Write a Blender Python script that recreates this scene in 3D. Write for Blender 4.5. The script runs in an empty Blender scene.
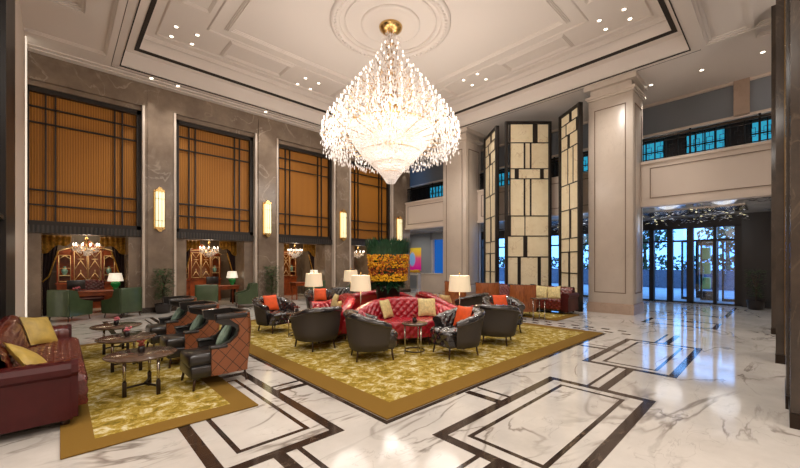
import bpy, bmesh, math, random
from mathutils import Vector, Matrix
random.seed(7)
PI = math.pi
S = bpy.context.scene
COL = S.collection

# ------------------------------------------------------------------ materials
def lin(c):
    return tuple(((v/255)/12.92 if v/255 <= .04045 else ((v/255+.055)/1.055)**2.4) for v in c)+(1,)
def mk(name):
    m = bpy.data.materials.new(name); m.use_nodes = True
    nt = m.node_tree; b = nt.nodes['Principled BSDF']
    return m, nt, b
def plain(name, rgb, rough=.5, metal=0, emit=None, es=0, trans=0, bump=0, bs=40, var=0, coat=0, spec=.5):
    m, nt, b = mk(name)
    b.inputs['Base Color'].default_value = lin(rgb)
    b.inputs['Roughness'].default_value = rough
    b.inputs['Metallic'].default_value = metal
    b.inputs['Transmission Weight'].default_value = trans
    b.inputs['Coat Weight'].default_value = coat
    b.inputs['Specular IOR Level'].default_value = spec
    if emit:
        b.inputs['Emission Color'].default_value = lin(emit); b.inputs['Emission Strength'].default_value = es
    tc = nt.nodes.new('ShaderNodeTexCoord')
    if bump or var:
        n = nt.nodes.new('ShaderNodeTexNoise'); n.inputs['Scale'].default_value = bs; n.inputs['Detail'].default_value = 4
        nt.links.new(tc.outputs['Object'], n.inputs['Vector'])
        if bump:
            bp = nt.nodes.new('ShaderNodeBump'); bp.inputs['Strength'].default_value = bump; bp.inputs['Distance'].default_value = .02
            nt.links.new(n.outputs['Fac'], bp.inputs['Height']); nt.links.new(bp.outputs['Normal'], b.inputs['Normal'])
        if var:
            r = nt.nodes.new('ShaderNodeValToRGB')
            c = lin(rgb)
            r.color_ramp.elements[0].position = .3; r.color_ramp.elements[1].position = .7
            r.color_ramp.elements[0].color = tuple(v*(1-var) for v in c[:3])+(1,)
            r.color_ramp.elements[1].color = tuple(min(1, v*(1+var)) for v in c[:3])+(1,)
            nt.links.new(n.outputs['Fac'], r.inputs['Fac']); nt.links.new(r.outputs['Color'], b.inputs['Base Color'])
    return m
def marble(name, base, dark, vein, scale=.8, rough=.12, veinw=.03, vstr=.8, cloud=.5, coarse=.35, mk0=.46):
    m, nt, b = mk(name); N = nt.nodes.new; L = nt.links.new
    tc = N('ShaderNodeTexCoord')
    n1 = N('ShaderNodeTexNoise'); n1.inputs['Scale'].default_value = scale*1.6; n1.inputs['Detail'].default_value = 8; n1.inputs['Roughness'].default_value = .62
    L(tc.outputs['Object'], n1.inputs['Vector'])
    r1 = N('ShaderNodeValToRGB'); r1.color_ramp.elements[0].position = .3; r1.color_ramp.elements[1].position = .3+cloud
    r1.color_ramp.elements[0].color = lin(dark); r1.color_ramp.elements[1].color = lin(base)
    L(n1.outputs['Fac'], r1.inputs['Fac'])
    col = r1.outputs['Color']
    for k, (sc, w, st) in enumerate(((scale, veinw, vstr), (scale*coarse, veinw*.55, vstr*.9), (scale*3.2, veinw*.5, vstr*.35))):
        mp = N('ShaderNodeMapping'); mp.inputs['Location'].default_value = (3.7*k, 1.3*k, k); mp.inputs['Rotation'].default_value = (0, 0, .7+k*.9)
        mp.inputs['Scale'].default_value = (1, 2.6, 1)
        L(tc.outputs['Object'], mp.inputs['Vector'])
        n2 = N('ShaderNodeTexNoise'); n2.inputs['Scale'].default_value = sc; n2.inputs['Detail'].default_value = 5; n2.inputs['Distortion'].default_value = .7
        L(mp.outputs['Vector'], n2.inputs['Vector'])
        s = N('ShaderNodeMath'); s.operation = 'SUBTRACT'; s.inputs[1].default_value = .5; L(n2.outputs['Fac'], s.inputs[0])
        a = N('ShaderNodeMath'); a.operation = 'ABSOLUTE'; L(s.outputs[0], a.inputs[0])
        mr = N('ShaderNodeMapRange'); mr.inputs['From Min'].default_value = 0; mr.inputs['From Max'].default_value = w*.5
        mr.inputs['To Min'].default_value = st; mr.inputs['To Max'].default_value = 0; L(a.outputs[0], mr.inputs['Value'])
        mask = N('ShaderNodeTexNoise'); mask.inputs['Scale'].default_value = sc*1.3; L(tc.outputs['Object'], mask.inputs['Vector'])
        mm = N('ShaderNodeMapRange'); mm.inputs['From Min'].default_value = mk0; mm.inputs['From Max'].default_value = mk0+.12; L(mask.outputs['Fac'], mm.inputs['Value'])
        mu = N('ShaderNodeMath'); mu.operation = 'MULTIPLY'; L(mr.outputs[0], mu.inputs[0]); L(mm.outputs[0], mu.inputs[1])
        mx = N('ShaderNodeMix'); mx.data_type = 'RGBA'; mx.inputs['B'].default_value = lin(vein)
        L(mu.outputs[0], mx.inputs['Factor']); L(col, mx.inputs['A']); col = mx.outputs['Result']
    L(col, b.inputs['Base Color']); b.inputs['Roughness'].default_value = rough
    return m
def wood(name, c1, c2, rough=.35, scale=(1, 8, 1)):
    m, nt, b = mk(name); N = nt.nodes.new; L = nt.links.new
    tc = N('ShaderNodeTexCoord'); mp = N('ShaderNodeMapping'); mp.inputs['Scale'].default_value = scale; L(tc.outputs['Object'], mp.inputs['Vector'])
    n = N('ShaderNodeTexNoise'); n.inputs['Scale'].default_value = 5; n.inputs['Detail'].default_value = 6; L(mp.outputs['Vector'], n.inputs['Vector'])
    r = N('ShaderNodeValToRGB'); r.color_ramp.elements[0].position = .35; r.color_ramp.elements[1].position = .65
    r.color_ramp.elements[0].color = lin(c1); r.color_ramp.elements[1].color = lin(c2); L(n.outputs['Fac'], r.inputs['Fac'])
    L(r.outputs['Color'], b.inputs['Base Color']); b.inputs['Roughness'].default_value = rough
    return m
def rugmat(name, hx, hy, bw):
    """mottled gold flower pattern with plain gold border; object coords centred on the rug"""
    m, nt, b = mk(name); N = nt.nodes.new; L = nt.links.new
    tc = N('ShaderNodeTexCoord'); sp = N('ShaderNodeSeparateXYZ'); L(tc.outputs['Object'], sp.inputs[0])
    def edge(o, h):
        a = N('ShaderNodeMath'); a.operation = 'ABSOLUTE'; L(sp.outputs[o], a.inputs[0])
        g = N('ShaderNodeMath'); g.operation = 'GREATER_THAN'; g.inputs[1].default_value = h-bw; L(a.outputs[0], g.inputs[0]); return g
    ex, ey = edge(0, hx), edge(1, hy)
    mxm = N('ShaderNodeMath'); mxm.operation = 'MAXIMUM'; L(ex.outputs[0], mxm.inputs[0]); L(ey.outputs[0], mxm.inputs[1])
    n = N('ShaderNodeTexNoise'); n.inputs['Scale'].default_value = 7.5; n.inputs['Detail'].default_value = 6; n.inputs['Roughness'].default_value = .75; n.inputs['Distortion'].default_value = .5
    L(tc.outputs['Object'], n.inputs['Vector'])
    r = N('ShaderNodeValToRGB'); e = r.color_ramp.elements
    e[0].position = .36; e[0].color = lin((112, 96, 38)); e[1].position = .66; e[1].color = lin((214, 206, 174))
    k = e.new(.47); k.color = lin((156, 130, 50)); k = e.new(.53); k.color = lin((176, 154, 78)); k = e.new(.58); k.color = lin((200, 186, 142))
    L(n.outputs['Fac'], r.inputs['Fac'])
    mx = N('ShaderNodeMix'); mx.data_type = 'RGBA'; mx.inputs['B'].default_value = lin((128, 98, 44))
    L(mxm.outputs[0], mx.inputs['Factor']); L(r.outputs['Color'], mx.inputs['A'])
    L(mx.outputs['Result'], b.inputs['Base Color']); b.inputs['Roughness'].default_value = .95; b.inputs['Specular IOR Level'].default_value = .1
    f = N('ShaderNodeTexNoise'); f.inputs['Scale'].default_value = 120; L(tc.outputs['Object'], f.inputs['Vector'])
    bp = N('ShaderNodeBump'); bp.inputs['Strength'].default_value = .3; bp.inputs['Distance'].default_value = .01
    L(f.outputs['Fac'], bp.inputs['Height']); L(bp.outputs['Normal'], b.inputs['Normal'])
    return m
def ribbed(name, c1, c2, freq, axis=0, rough=.6):
    m, nt, b = mk(name); N = nt.nodes.new; L = nt.links.new
    tc = N('ShaderNodeTexCoord'); sp = N('ShaderNodeSeparateXYZ'); L(tc.outputs['Object'], sp.inputs[0])
    mu = N('ShaderNodeMath'); mu.operation = 'MULTIPLY'; mu.inputs[1].default_value = freq; L(sp.outputs[axis], mu.inputs[0])
    si = N('ShaderNodeMath'); si.operation = 'SINE'; L(mu.outputs[0], si.inputs[0])
    mr = N('ShaderNodeMapRange'); mr.inputs['From Min'].default_value = -1; L(si.outputs[0], mr.inputs['Value'])
    mx = N('ShaderNodeMix'); mx.data_type = 'RGBA'; mx.inputs['A'].default_value = lin(c1); mx.inputs['B'].default_value = lin(c2)
    L(mr.outputs[0], mx.inputs['Factor']); L(mx.outputs['Result'], b.inputs['Base Color']); b.inputs['Roughness'].default_value = rough
    bp = N('ShaderNodeBump'); bp.inputs['Strength'].default_value = .5; bp.inputs['Distance'].default_value = .01
    L(mr.outputs[0], bp.inputs['Height']); L(bp.outputs['Normal'], b.inputs['Normal'])
    return m
def quilted(name, rgb, line, size=.16):
    """diamond stitching drawn in a sheet of leather (a surface pattern of the leather)"""
    m, nt, b = mk(name); N = nt.nodes.new; L = nt.links.new
    tc = N('ShaderNodeTexCoord'); sp = N('ShaderNodeSeparateXYZ'); L(tc.outputs['Object'], sp.inputs[0])
    h = N('ShaderNodeMath'); h.operation = 'ADD'; L(sp.outputs[0], h.inputs[0]); L(sp.outputs[1], h.inputs[1])
    outs = []
    for sg in (1, -1):
        q = N('ShaderNodeMath'); q.operation = 'MULTIPLY_ADD'; q.inputs[1].default_value = sg*1.0; L(sp.outputs[2], q.inputs[0]); L(h.outputs[0], q.inputs[2])
        pp = N('ShaderNodeMath'); pp.operation = 'PINGPONG'; pp.inputs[1].default_value = size/2; L(q.outputs[0], pp.inputs[0])
        lt = N('ShaderNodeMath'); lt.operation = 'LESS_THAN'; lt.inputs[1].default_value = .006; L(pp.outputs[0], lt.inputs[0]); outs.append(lt)
    mxm = N('ShaderNodeMath'); mxm.operation = 'MAXIMUM'; L(outs[0].outputs[0], mxm.inputs[0]); L(outs[1].outputs[0], mxm.inputs[1])
    mx = N('ShaderNodeMix'); mx.data_type = 'RGBA'; mx.inputs['A'].default_value = lin(rgb); mx.inputs['B'].default_value = lin(line)
    L(mxm.outputs[0], mx.inputs['Factor']); L(mx.outputs['Result'], b.inputs['Base Color']); b.inputs['Roughness'].default_value = .35
    return m

M = dict(
 floor=marble('white_veined_marble', (216, 211, 204), (186, 180, 173), (104, 92, 82), .6, .08, .042, .75, .4, .42, mk0=.46),
 strip=marble('dark_brown_marble', (66, 52, 44), (44, 34, 29), (150, 130, 110), 2.2, .08, .02, .35),
 wallstone=marble('brown_grey_marble', (152, 134, 116), (112, 96, 82), (188, 174, 160), .9, .22, .03, .45),
 palestone=marble('pale_stone', (214, 200, 186), (200, 186, 172), (180, 165, 150), .8, .3, .02, .3),
 plinth=marble('pinkish_plinth_stone', (186, 162, 144), (168, 146, 130), (140, 120, 105), 1.5, .2, .02, .4),
 plaster=plain('warm_white_plaster', (224, 214, 206), .75),
 seam=plain('panel_shadow_line', (132, 112, 96), .6),
 glow=plain('lit_cove_strip', (255, 248, 235), .5, emit=(255, 244, 226), es=1.2),
 groove=plain('dark_shadow_gap', (42, 34, 28), .8),
 pilaster=plain('cream_lacquered_panel', (216, 200, 186), .5),
 pillar_dark=marble('very_dark_brown_marble', (74, 62, 52), (46, 38, 32), (110, 94, 78), 1.5, .12, .03, .4),
 gold=plain('polished_gold', (214, 178, 116), .25, 1),
 dullgold=plain('dull_brass', (150, 120, 72), .4, 1),
 bronze=plain('dark_bronze', (52, 42, 34), .35, .7),
 darkmetal=plain('dark_window_metal', (40, 34, 30), .4, .3),
 blackiron=plain('black_iron', (22, 20, 20), .4, .5),
 blind=ribbed('amber_pleated_blind', (142, 88, 14), (176, 114, 26), 2*PI/.055),
 corr=ribbed('dark_fluted_lintel', (14, 12, 12), (54, 46, 40), 2*PI/.09, rough=.4),
 onyx=marble('cream_onyx_panel', (246, 234, 204), (232, 216, 180), (176, 138, 92), 1.6, .25, .02, .6),
 sconce=plain('lit_alabaster', (255, 246, 205), .4, emit=(255, 240, 186), es=2.0),
 bulb=plain('lit_bulb', (255, 240, 220), .4, emit=(255, 236, 218), es=8.0),
 downl=plain('lit_downlight', (255, 245, 230), .4, emit=(255, 238, 215), es=12.0),
 crystal=plain('cut_crystal', (255, 250, 247), .08, spec=1.0, coat=.6),
 red=plain('crimson_button_leather', (158, 22, 38), .24, coat=.5, var=.12, bs=14),
 burg=plain('burgundy_scaled_leather', (98, 30, 26), .22, bump=.2, bs=60, var=.25, coat=.6),
 burgsm=plain('smooth_burgundy_leather', (66, 17, 17), .42, var=.12, bs=9, spec=.3),
 black=plain('black_button_leather', (36, 32, 32), .2, coat=1.0, bump=.08, bs=40),
 charcoal=plain('charcoal_upholstery', (62, 56, 52), .7, bump=.15, bs=160),
 blackl=plain('black_leather', (30, 27, 26), .3, coat=.4, bump=.1, bs=50),
 rust=quilted('rust_quilted_leather', (134, 80, 50), (50, 28, 18), .19),
 green=plain('dark_green_leather', (60, 76, 48), .4, var=.15, bs=6, coat=.2),
 legwood=wood('dark_walnut', (44, 26, 16), (70, 42, 26)),
 cabwood=wood('red_mahogany', (112, 48, 20), (156, 74, 32), .3),
 panelwood=wood('amber_brown_veneer', (128, 68, 34), (166, 96, 52), .3, (8, 8, 1)),
 tabletop=wood('brown_stone_top', (74, 56, 46), (104, 84, 70), .12, (3, 3, 3)),
 steel=plain('polished_steel', (200, 192, 182), .18, 1),
 goldfab=plain('gold_satin', (190, 160, 76), .42, var=.2, bs=9, bump=.3),
 goldfab2=plain('pale_gold_brocade', (206, 188, 130), .5, var=.25, bs=24),
 orangef=plain('orange_velvet', (226, 84, 26), .6, var=.12, bs=12),
 tealf=plain('sage_green_silk', (146, 168, 150), .45, var=.15, bs=14),
 shade=plain('white_pleated_shade', (240, 226, 200), .8, emit=(255, 226, 178), es=.55),
 shadeg=plain('white_glass_shade', (250, 244, 230), .6, emit=(255, 240, 214), es=1.2),
 grglass=plain('green_glass', (20, 120, 56), .12, emit=(20, 130, 50), es=.15),
 vase=plain('black_lacquer_vase', (24, 18, 18), .3, coat=.4),
 leafdark=plain('dark_green_leaf', (22, 72, 44), .5, var=.35, bs=10),
 leaf=plain('green_leaf', (52, 84, 34), .55, var=.35, bs=8),
 yellow=plain('yellow_petal', (230, 176, 22), .6, var=.2, bs=10),
 orange=plain('amber_petal', (206, 126, 22), .6, var=.25, bs=10),
 redfl=plain('dark_red_petal', (130, 44, 20), .6, var=.3, bs=10),
 pink=plain('pink_petal', (220, 120, 130), .6),
 terrab=plain('dark_pot', (36, 28, 26), .3),
 velvet=plain('dark_velvet_drape', (40, 20, 20), .85),
 gilt=plain('gilt_valance', (176, 128, 40), .4, var=.45, bs=16, metal=.3),
 giltpaint=plain('cream_gilt_tracery', (236, 204, 150), .35, metal=.3),
 porcelain=plain('celadon_porcelain', (120, 160, 150), .15),
 glassd=plain('dark_cabinet_glass', (96, 50, 22), .06),
 bluegl=plain('navy_glass', (16, 28, 60), .08),
 greywall=plain('grey_blue_wall', (128, 132, 138), .7),
 greywall2=plain('cool_grey_wall', (150, 152, 152), .7),
 mezzdark=plain('dark_brown_panelling', (48, 34, 30), .5, var=.2, bs=3),
 teal=plain('teal_lit_pane', (20, 150, 190), .2, emit=(60, 176, 214), es=1.3, var=.0),
 blueout=plain('blue_lit_pane', (20, 90, 170), .2, emit=(24, 104, 200), es=.9),
 road=plain('pale_paving', (170, 176, 184), .6, var=.1, bs=2),
 hedge=plain('hedge_leaf', (44, 96, 62), .7, var=.4, bs=6),
 trunkm=plain('bark', (70, 56, 44), .8, bump=.4, bs=20),
 kerbwall=plain('grey_garden_wall', (90, 100, 116), .6, var=.2, bs=4),
 lantern=plain('green_lit_lantern', (150, 190, 120), .3, emit=(150, 190, 110), es=.5),
 art=None, clear=None,
 blackpanel=plain('black_panelling', (24, 21, 22), .35),
 paper=plain('white_paper', (230, 224, 214), .7),
)
def art_mat():
    m, nt, b = mk('painted_canvas'); N = nt.nodes.new; L = nt.links.new
    tc = N('ShaderNodeTexCoord'); sp = N('ShaderNodeSeparateXYZ'); L(tc.outputs['Object'], sp.inputs[0])
    r = N('ShaderNodeValToRGB'); e = r.color_ramp.elements
    e[0].position = .1; e[0].color = lin((236, 20, 160)); e[1].position = .95; e[1].color = lin((250, 210, 60))
    k = e.new(.55); k.color = lin((240, 90, 130)); k = e.new(.7); k.color = lin((250, 180, 60))
    mr = N('ShaderNodeMapRange'); mr.inputs['From Min'].default_value = -.7; mr.inputs['From Max'].default_value = .7
    L(sp.outputs[2], mr.inputs['Value']); L(mr.outputs[0], r.inputs['Fac'])
    # pale blue oval in the middle
    vm = N('ShaderNodeVectorMath'); vm.operation = 'MULTIPLY'; vm.inputs[1].default_value = (0, 2.6, 1.6); L(tc.outputs['Object'], vm.inputs[0])
    ln = N('ShaderNodeVectorMath'); ln.operation = 'LENGTH'; L(vm.outputs[0], ln.inputs[0])
    mo = N('ShaderNodeMapRange'); mo.inputs['From Min'].default_value = .55; mo.inputs['From Max'].default_value = .8; mo.inputs['To Min'].default_value = 1; mo.inputs['To Max'].default_value = 0
    L(ln.outputs['Value'], mo.inputs['Value'])
    mx = N('ShaderNodeMix'); mx.data_type = 'RGBA'; mx.inputs['B'].default_value = lin((140, 190, 240)); L(mo.outputs[0], mx.inputs['Factor']); L(r.outputs['Color'], mx.inputs['A'])
    L(mx.outputs['Result'], b.inputs['Base Color']); b.inputs['Roughness'].default_value = .5
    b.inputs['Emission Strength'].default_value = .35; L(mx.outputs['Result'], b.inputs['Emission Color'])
    return m
M['art'] = art_mat()
def clear_glass():
    m, nt, b = mk('clear_glass'); N = nt.nodes.new; L = nt.links.new
    t = N('ShaderNodeBsdfTransparent'); g = N('ShaderNodeBsdfGlossy'); g.inputs['Roughness'].default_value = .02
    t.inputs['Color'].default_value = (.86, .93, 1, 1)
    mix = N('ShaderNodeMixShader'); mix.inputs[0].default_value = .08
    L(t.outputs[0], mix.inputs[1]); L(g.outputs[0], mix.inputs[2]); L(mix.outputs[0], nt.nodes['Material Output'].inputs['Surface'])
    return m
M['clear'] = clear_glass()

# ------------------------------------------------------------------ mesh builder
class MB:
    def __init__(s): s.v = []; s.f = []; s.mi = []; s.sm = []
    def add(s, vs, fs, mi=0, smooth=False):
        o = len(s.v); s.v += [tuple(v) for v in vs]
        for f in fs: s.f.append(tuple(i+o for i in f)); s.mi.append(mi); s.sm.append(smooth)
        return s
    def box(s, x0, x1, y0, y1, z0, z1, mi=0, rot=None):
        vs = [(x, y, z) for z in (z0, z1) for y in (y0, y1) for x in (x0, x1)]
        if rot: vs = [rot @ Vector(v) for v in vs]
        return s.add(vs, [(0, 2, 3, 1), (4, 5, 7, 6), (0, 1, 5, 4), (1, 3, 7, 5), (3, 2, 6, 7), (2, 0, 4, 6)], mi)
    def rbox(s, x0, x1, y0, y1, z0, z1, r=.02, mi=0, seg=2, mat=None):
        bm = bmesh.new(); bmesh.ops.create_cube(bm, size=1)
        for v in bm.verts: v.co = Vector(((x0+x1)/2+v.co.x*(x1-x0), (y0+y1)/2+v.co.y*(y1-y0), (z0+z1)/2+v.co.z*(z1-z0)))
        r = min(r, .49*min(x1-x0, y1-y0, z1-z0))
        bmesh.ops.bevel(bm, geom=list(bm.edges), offset=r, segments=seg, profile=.5, affect='EDGES')
        bm.verts.ensure_lookup_table()
        vs = [(mat @ v.co) if mat else v.co.copy() for v in bm.verts]; fs = [[v.index for v in f.verts] for f in bm.faces]
        bm.verts.index_update(); fs = [[v.index for v in f.verts] for f in bm.faces]
        s.add(vs, fs, mi, True); bm.free(); return s
    def lathe(s, prof, n=24, c=(0, 0, 0), mi=0, smooth=True, cap=True, sx=1, sy=1):
        vs = []; fs = []
        for r, z in prof:
            for k in range(n):
                a = 2*PI*k/n; vs.append((c[0]+r*sx*math.cos(a), c[1]+r*sy*math.sin(a), c[2]+z))
        for j in range(len(prof)-1):
            for k in range(n):
                a = j*n+k; b = j*n+(k+1) % n; fs.append((a, b, b+n, a+n))
        if cap:
            if prof[0][0] > 1e-5: fs.append(tuple(range(n))[::-1])
            if prof[-1][0] > 1e-5: fs.append(tuple(range((len(prof)-1)*n, len(prof)*n)))
        return s.add(vs, fs, mi, smooth)
    def tube(s, pts, r, n=8, mi=0, r2=None):
        pts = [Vector(p) for p in pts]; vs = []; fs = []
        for i, p in enumerate(pts):
            d = (pts[min(i+1, len(pts)-1)]-pts[max(i-1, 0)]).normalized()
            a = d.orthogonal().normalized() if abs(d.z) < .99 else Vector((1, 0, 0)); a = (a-d*a.dot(d)).normalized(); b = d.cross(a)
            rr = r if r2 is None else r+(r2-r)*i/(len(pts)-1)
            for k in range(n):
                t = 2*PI*k/n; vs.append(p+a*rr*math.cos(t)+b*rr*math.sin(t))
        for i in range(len(pts)-1):
            for k in range(n):
                q = i*n+k; w = i*n+(k+1) % n; fs.append((q, w, w+n, q+n))
        fs.append(tuple(range(n))[::-1]); fs.append(tuple(range((len(pts)-1)*n, len(pts)*n)))
        return s.add(vs, fs, mi, True)
    def grid(s, rows, mi=0, smooth=True, wrap=False):
        nr = len(rows); nc = len(rows[0]); vs = [p for r in rows for p in r]; fs = []
        for i in range(nr-1):
            for j in range(nc if wrap else nc-1):
                a = i*nc+j; b = i*nc+(j+1) % nc; fs.append((a, b, b+nc, a+nc))
        return s.add(vs, fs, mi, smooth)
    def prism(s, poly, ax, a0, a1, mi=0):
        """poly: 2-D points in the two other axes; extruded along axis ax from a0 to a1"""
        n = len(poly)
        def P(p, t):
            return (t, p[0], p[1]) if ax == 0 else ((p[0], t, p[1]) if ax == 1 else (p[0], p[1], t))
        vs = [P(p, a0) for p in poly]+[P(p, a1) for p in poly]
        fs = [tuple(range(n))[::-1], tuple(range(n, 2*n))]+[(i, (i+1) % n, n+(i+1) % n, n+i) for i in range(n)]
        return s.add(vs, fs, mi)
    def build(s, name, mats, parent=None, loc=None, solid=0):
        me = bpy.data.meshes.new(name); me.from_pydata(s.v, [], s.f)
        if not isinstance(mats, (list, tuple)): mats = [mats]
        for m in mats: me.materials.append(m)
        me.polygons.foreach_set('material_index', s.mi); me.polygons.foreach_set('use_smooth', s.sm)
        bm = bmesh.new(); bm.from_mesh(me); bmesh.ops.recalc_face_normals(bm, faces=bm.faces); bm.to_mesh(me); bm.free()
        o = bpy.data.objects.new(name, me); COL.objects.link(o)
        if parent: o.parent = parent
        if loc: o.location = loc
        if solid:
            md = o.modifiers.new('thickness', 'SOLIDIFY'); md.thickness = solid; md.offset = 0
        return o
def tag(o, label, cat, group=None, kind=None):
    o['label'] = label
    if cat: o['category'] = cat
    if group: o['group'] = group
    if kind: o['kind'] = kind
    return o
def thing(name, loc, rz, label, cat, group=None):
    e = bpy.data.objects.new(name, None); e.empty_display_size = .1; COL.objects.link(e)
    e.location = loc; e.rotation_euler = (0, 0, rz); return tag(e, label, cat, group)
def struct(name, mb, mats, parent=None, loc=None):
    o = mb.build(name, mats, parent, loc)
    if not parent: o['kind'] = 'structure'
    return o
def copy_tree(o, parent=None):
    c = o.copy(); COL.objects.link(c)
    if parent: c.parent = parent
    for ch in list(o.children): copy_tree(ch, c)
    return c
def dup(o, loc, rz, label, group=None):
    c = copy_tree(o); c.location = loc; c.rotation_euler = (0, 0, rz); c['label'] = label
    if group: c['group'] = group
    return c
def face(fx, fy): return math.atan2(fy, fx)-PI/2

# ------------------------------------------------------------------ camera (eye height 1.55 m, level, vertical shift)
cam = bpy.data.cameras.new('camera'); co = bpy.data.objects.new('camera', cam); COL.objects.link(co)
A1 = math.radians(46.592)
co.location = (0, 0, 1.55); co.rotation_euler = (PI/2, 0, A1-PI/2)
cam.sensor_width = 36; cam.lens = 359.44*36/800; cam.shift_y = 28.5/800; cam.clip_start = .05; cam.clip_end = 200
S.camera = co

# ------------------------------------------------------------------ FLOOR
f = MB(); f.box(-9, 18, -9, 17.2, -.1, 0)
EPS = .0015
def inl(x0, x1, y0, y1): f.box(x0, x1, y0, y1, -.02, EPS, 1)
def frame(x0, x1, y0, y1, w):
    inl(x0, x1, y0, y0+w); inl(x0, x1, y1-w, y1); inl(x0, x0+w, y0+w, y1-w); inl(x1-w, x1, y0+w, y1-w)
for k in range(0, 2):                                   # frames in the band along X
    x0 = 2.43+3.55*k
    frame(x0, x0+2.41, .95, 2.15, .10); frame(x0+.21, x0+2.2, 1.2, 1.92, .045)
for x0, x1 in ((1.95, 2.43), (4.84, 5.98), (8.39, 9.5)):
    inl(x0, x1, 1.44, 1.54); inl(x0, x1, 1.64, 1.68)
frame(.80, 1.91, 2.76, 5.2, .10); frame(1.04, 1.70, 3.02, 4.95, .045)   # frames in the band along Y
frame(.80, 1.91, 6.3, 8.75, .10); frame(1.04, 1.70, 6.55, 8.5, .045)
frame(.80, 1.91, 9.9, 12.2, .10); frame(1.04, 1.70, 10.15, 11.95, .045)
for y0, y1 in ((1.95, 2.76), (5.2, 6.3), (8.75, 9.9)):
    inl(1.23, 1.335, y0, y1); inl(1.43, 1.475, y0, y1)
inl(.30, 1.91, 5.2, 5.2+.02)
inl(3.5, 3.6, 2.15, 2.58); inl(3.74, 3.785, 2.15, 2.58); inl(1.91, 2.28, 4.11, 4.2); inl(1.91, 2.28, 4.31, 4.36)
inl(7.05, 7.15, 2.15, 2.58); inl(7.29, 7.33, 2.15, 2.58)
frame(2.27, 8.65, 2.59, 9.75, .055)                     # dark line round the large rug
for row, xx in enumerate((8.82, 9.17)):                 # chequered band between the rugs
    for q in range(26):
        y = 2.2+q*.34+(row % 2)*.17; inl(xx, xx+.13, y, y+.17)
for k in range(3):
    frame(9.9+2.5*k if False else 13.6, 16.8, 1.0+4*k, 3.6+4*k, .1)
frame(11.0, 12.1, 1.0, 2.5, .1)
struct('floor', f, [M['floor'], M['strip']])

# ------------------------------------------------------------------ CEILING with stepped tray
c = MB()
X0, X1, Y0, Y1 = 1.24, 11.95, 1.62, 12.78; ZC = 7.1
def hole(mb, a, b, z0, z1, mi=0):
    ax0, ax1, ay0, ay1 = a; bx0, bx1, by0, by1 = b
    mb.box(ax0, ax1, ay0, by0, z0, z1, mi); mb.box(ax0, ax1, by1, ay1, z0, z1, mi)
    mb.box(ax0, bx0, by0, by1, z0, z1, mi); mb.box(bx1, ax1, by0, by1, z0, z1, mi)
hole(c, (-9, 18, -9, 17.2), (X0, X1, Y0, Y1), ZC, 7.57)
hole(c, (X0-.2, X1+.2, Y0-.2, Y1+.2), (1.53, 11.66, 1.84, 12.54), 7.57, 7.62)
hole(c, (1.45, 11.75, 1.75, 12.65), (1.62, 11.57, 1.93, 12.45), 7.60, 8.0)
c.box(1.0, 12.2, 1.4, 13, 8.0, 8.1)
struct('ceiling', c, M['plaster'])
tn = [0]
def trim(mb, mats):
    tn[0] += 1; return struct('trim_%d' % tn[0], mb, mats)
g = MB(); hole(g, (1.52, 11.67, 1.83, 12.55), (1.62, 11.57, 1.93, 12.45), 7.555, 7.6); trim(g, M['groove'])
g = MB(); hole(g, (X0-.022, X1+.022, Y0-.022, Y1+.022), (X0, X1, Y0, Y1), ZC-.012, ZC+.02)
n = 0
hole(g, (X0-.2, X1+.2, Y0-.2, Y1+.2), (X0-.19, X1+.19, Y0-.19, Y1+.19), ZC-.006, ZC+.01)
trim(g, M['groove'])
def ringmould(mb, x0, x1, y0, y1, z, w=.12, h=.05):
    for k in range(3):
        q = w*k/6; hh = h*(1, .62, .3)[2-k] if False else h*(.35, .7, 1)[k]
        hole(mb, (x0+q, x1-q, y0+q, y1-q), (x0+w-q, x1-w+q, y0+w-q, y1-w+q), z-hh, z-(h*(0, .35, .7)[k]))
g = MB()
ringmould(g, 3.3, 9.9, 3.85, 10.55, 8.0, .20, .07)
ringmould(g, 2.95, 10.25, 3.5, 10.9, 8.0, .07, .03)
ringmould(g, 1.95, 11.24, 2.26, 12.12, 8.0, .08, .035)
ringmould(g, 1.62, 11.57, 1.93, 12.45, 8.0, .12, .1)
for (a, b_, p, q) in ((3.6, 5.6, 10.95, 11.95), (7.6, 9.6, 10.95, 11.95), (3.6, 5.6, 2.45, 3.4), (7.6, 9.6, 2.45, 3.4)):
    ringmould(g, a, b_, p, q, 8.0, .16, .05)
for (a, b_, p, q) in ((2.1, 2.9, 4.2, 6.4), (2.1, 2.9, 8.4, 10.2), (10.3, 11.1, 4.2, 6.3), (10.3, 11.1, 8.5, 10.2)):
    ringmould(g, a, b_, p, q, 8.0, .16, .05)
trim(g, M['plaster'])
# mouldings of the lower ceiling
g = MB()
ringmould(g, -6, 1.03, -6, 12.45, ZC, .2, .05); ringmould(g, -6, .62, -6, 10.7, ZC, .34, .09)
g.box(-.6, 13.2, 13.2, 13.42, ZC-.06, ZC); g.box(-.6, 13.2, 13.05, 13.2, ZC-.03, ZC)
ringmould(g, 1.1, 12.05, -6, 1.5, ZC, .34, .08); ringmould(g, 2.1, 12.5, -5.5, .55, ZC, .22, .06)
trim(g, M['plaster'])
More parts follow.
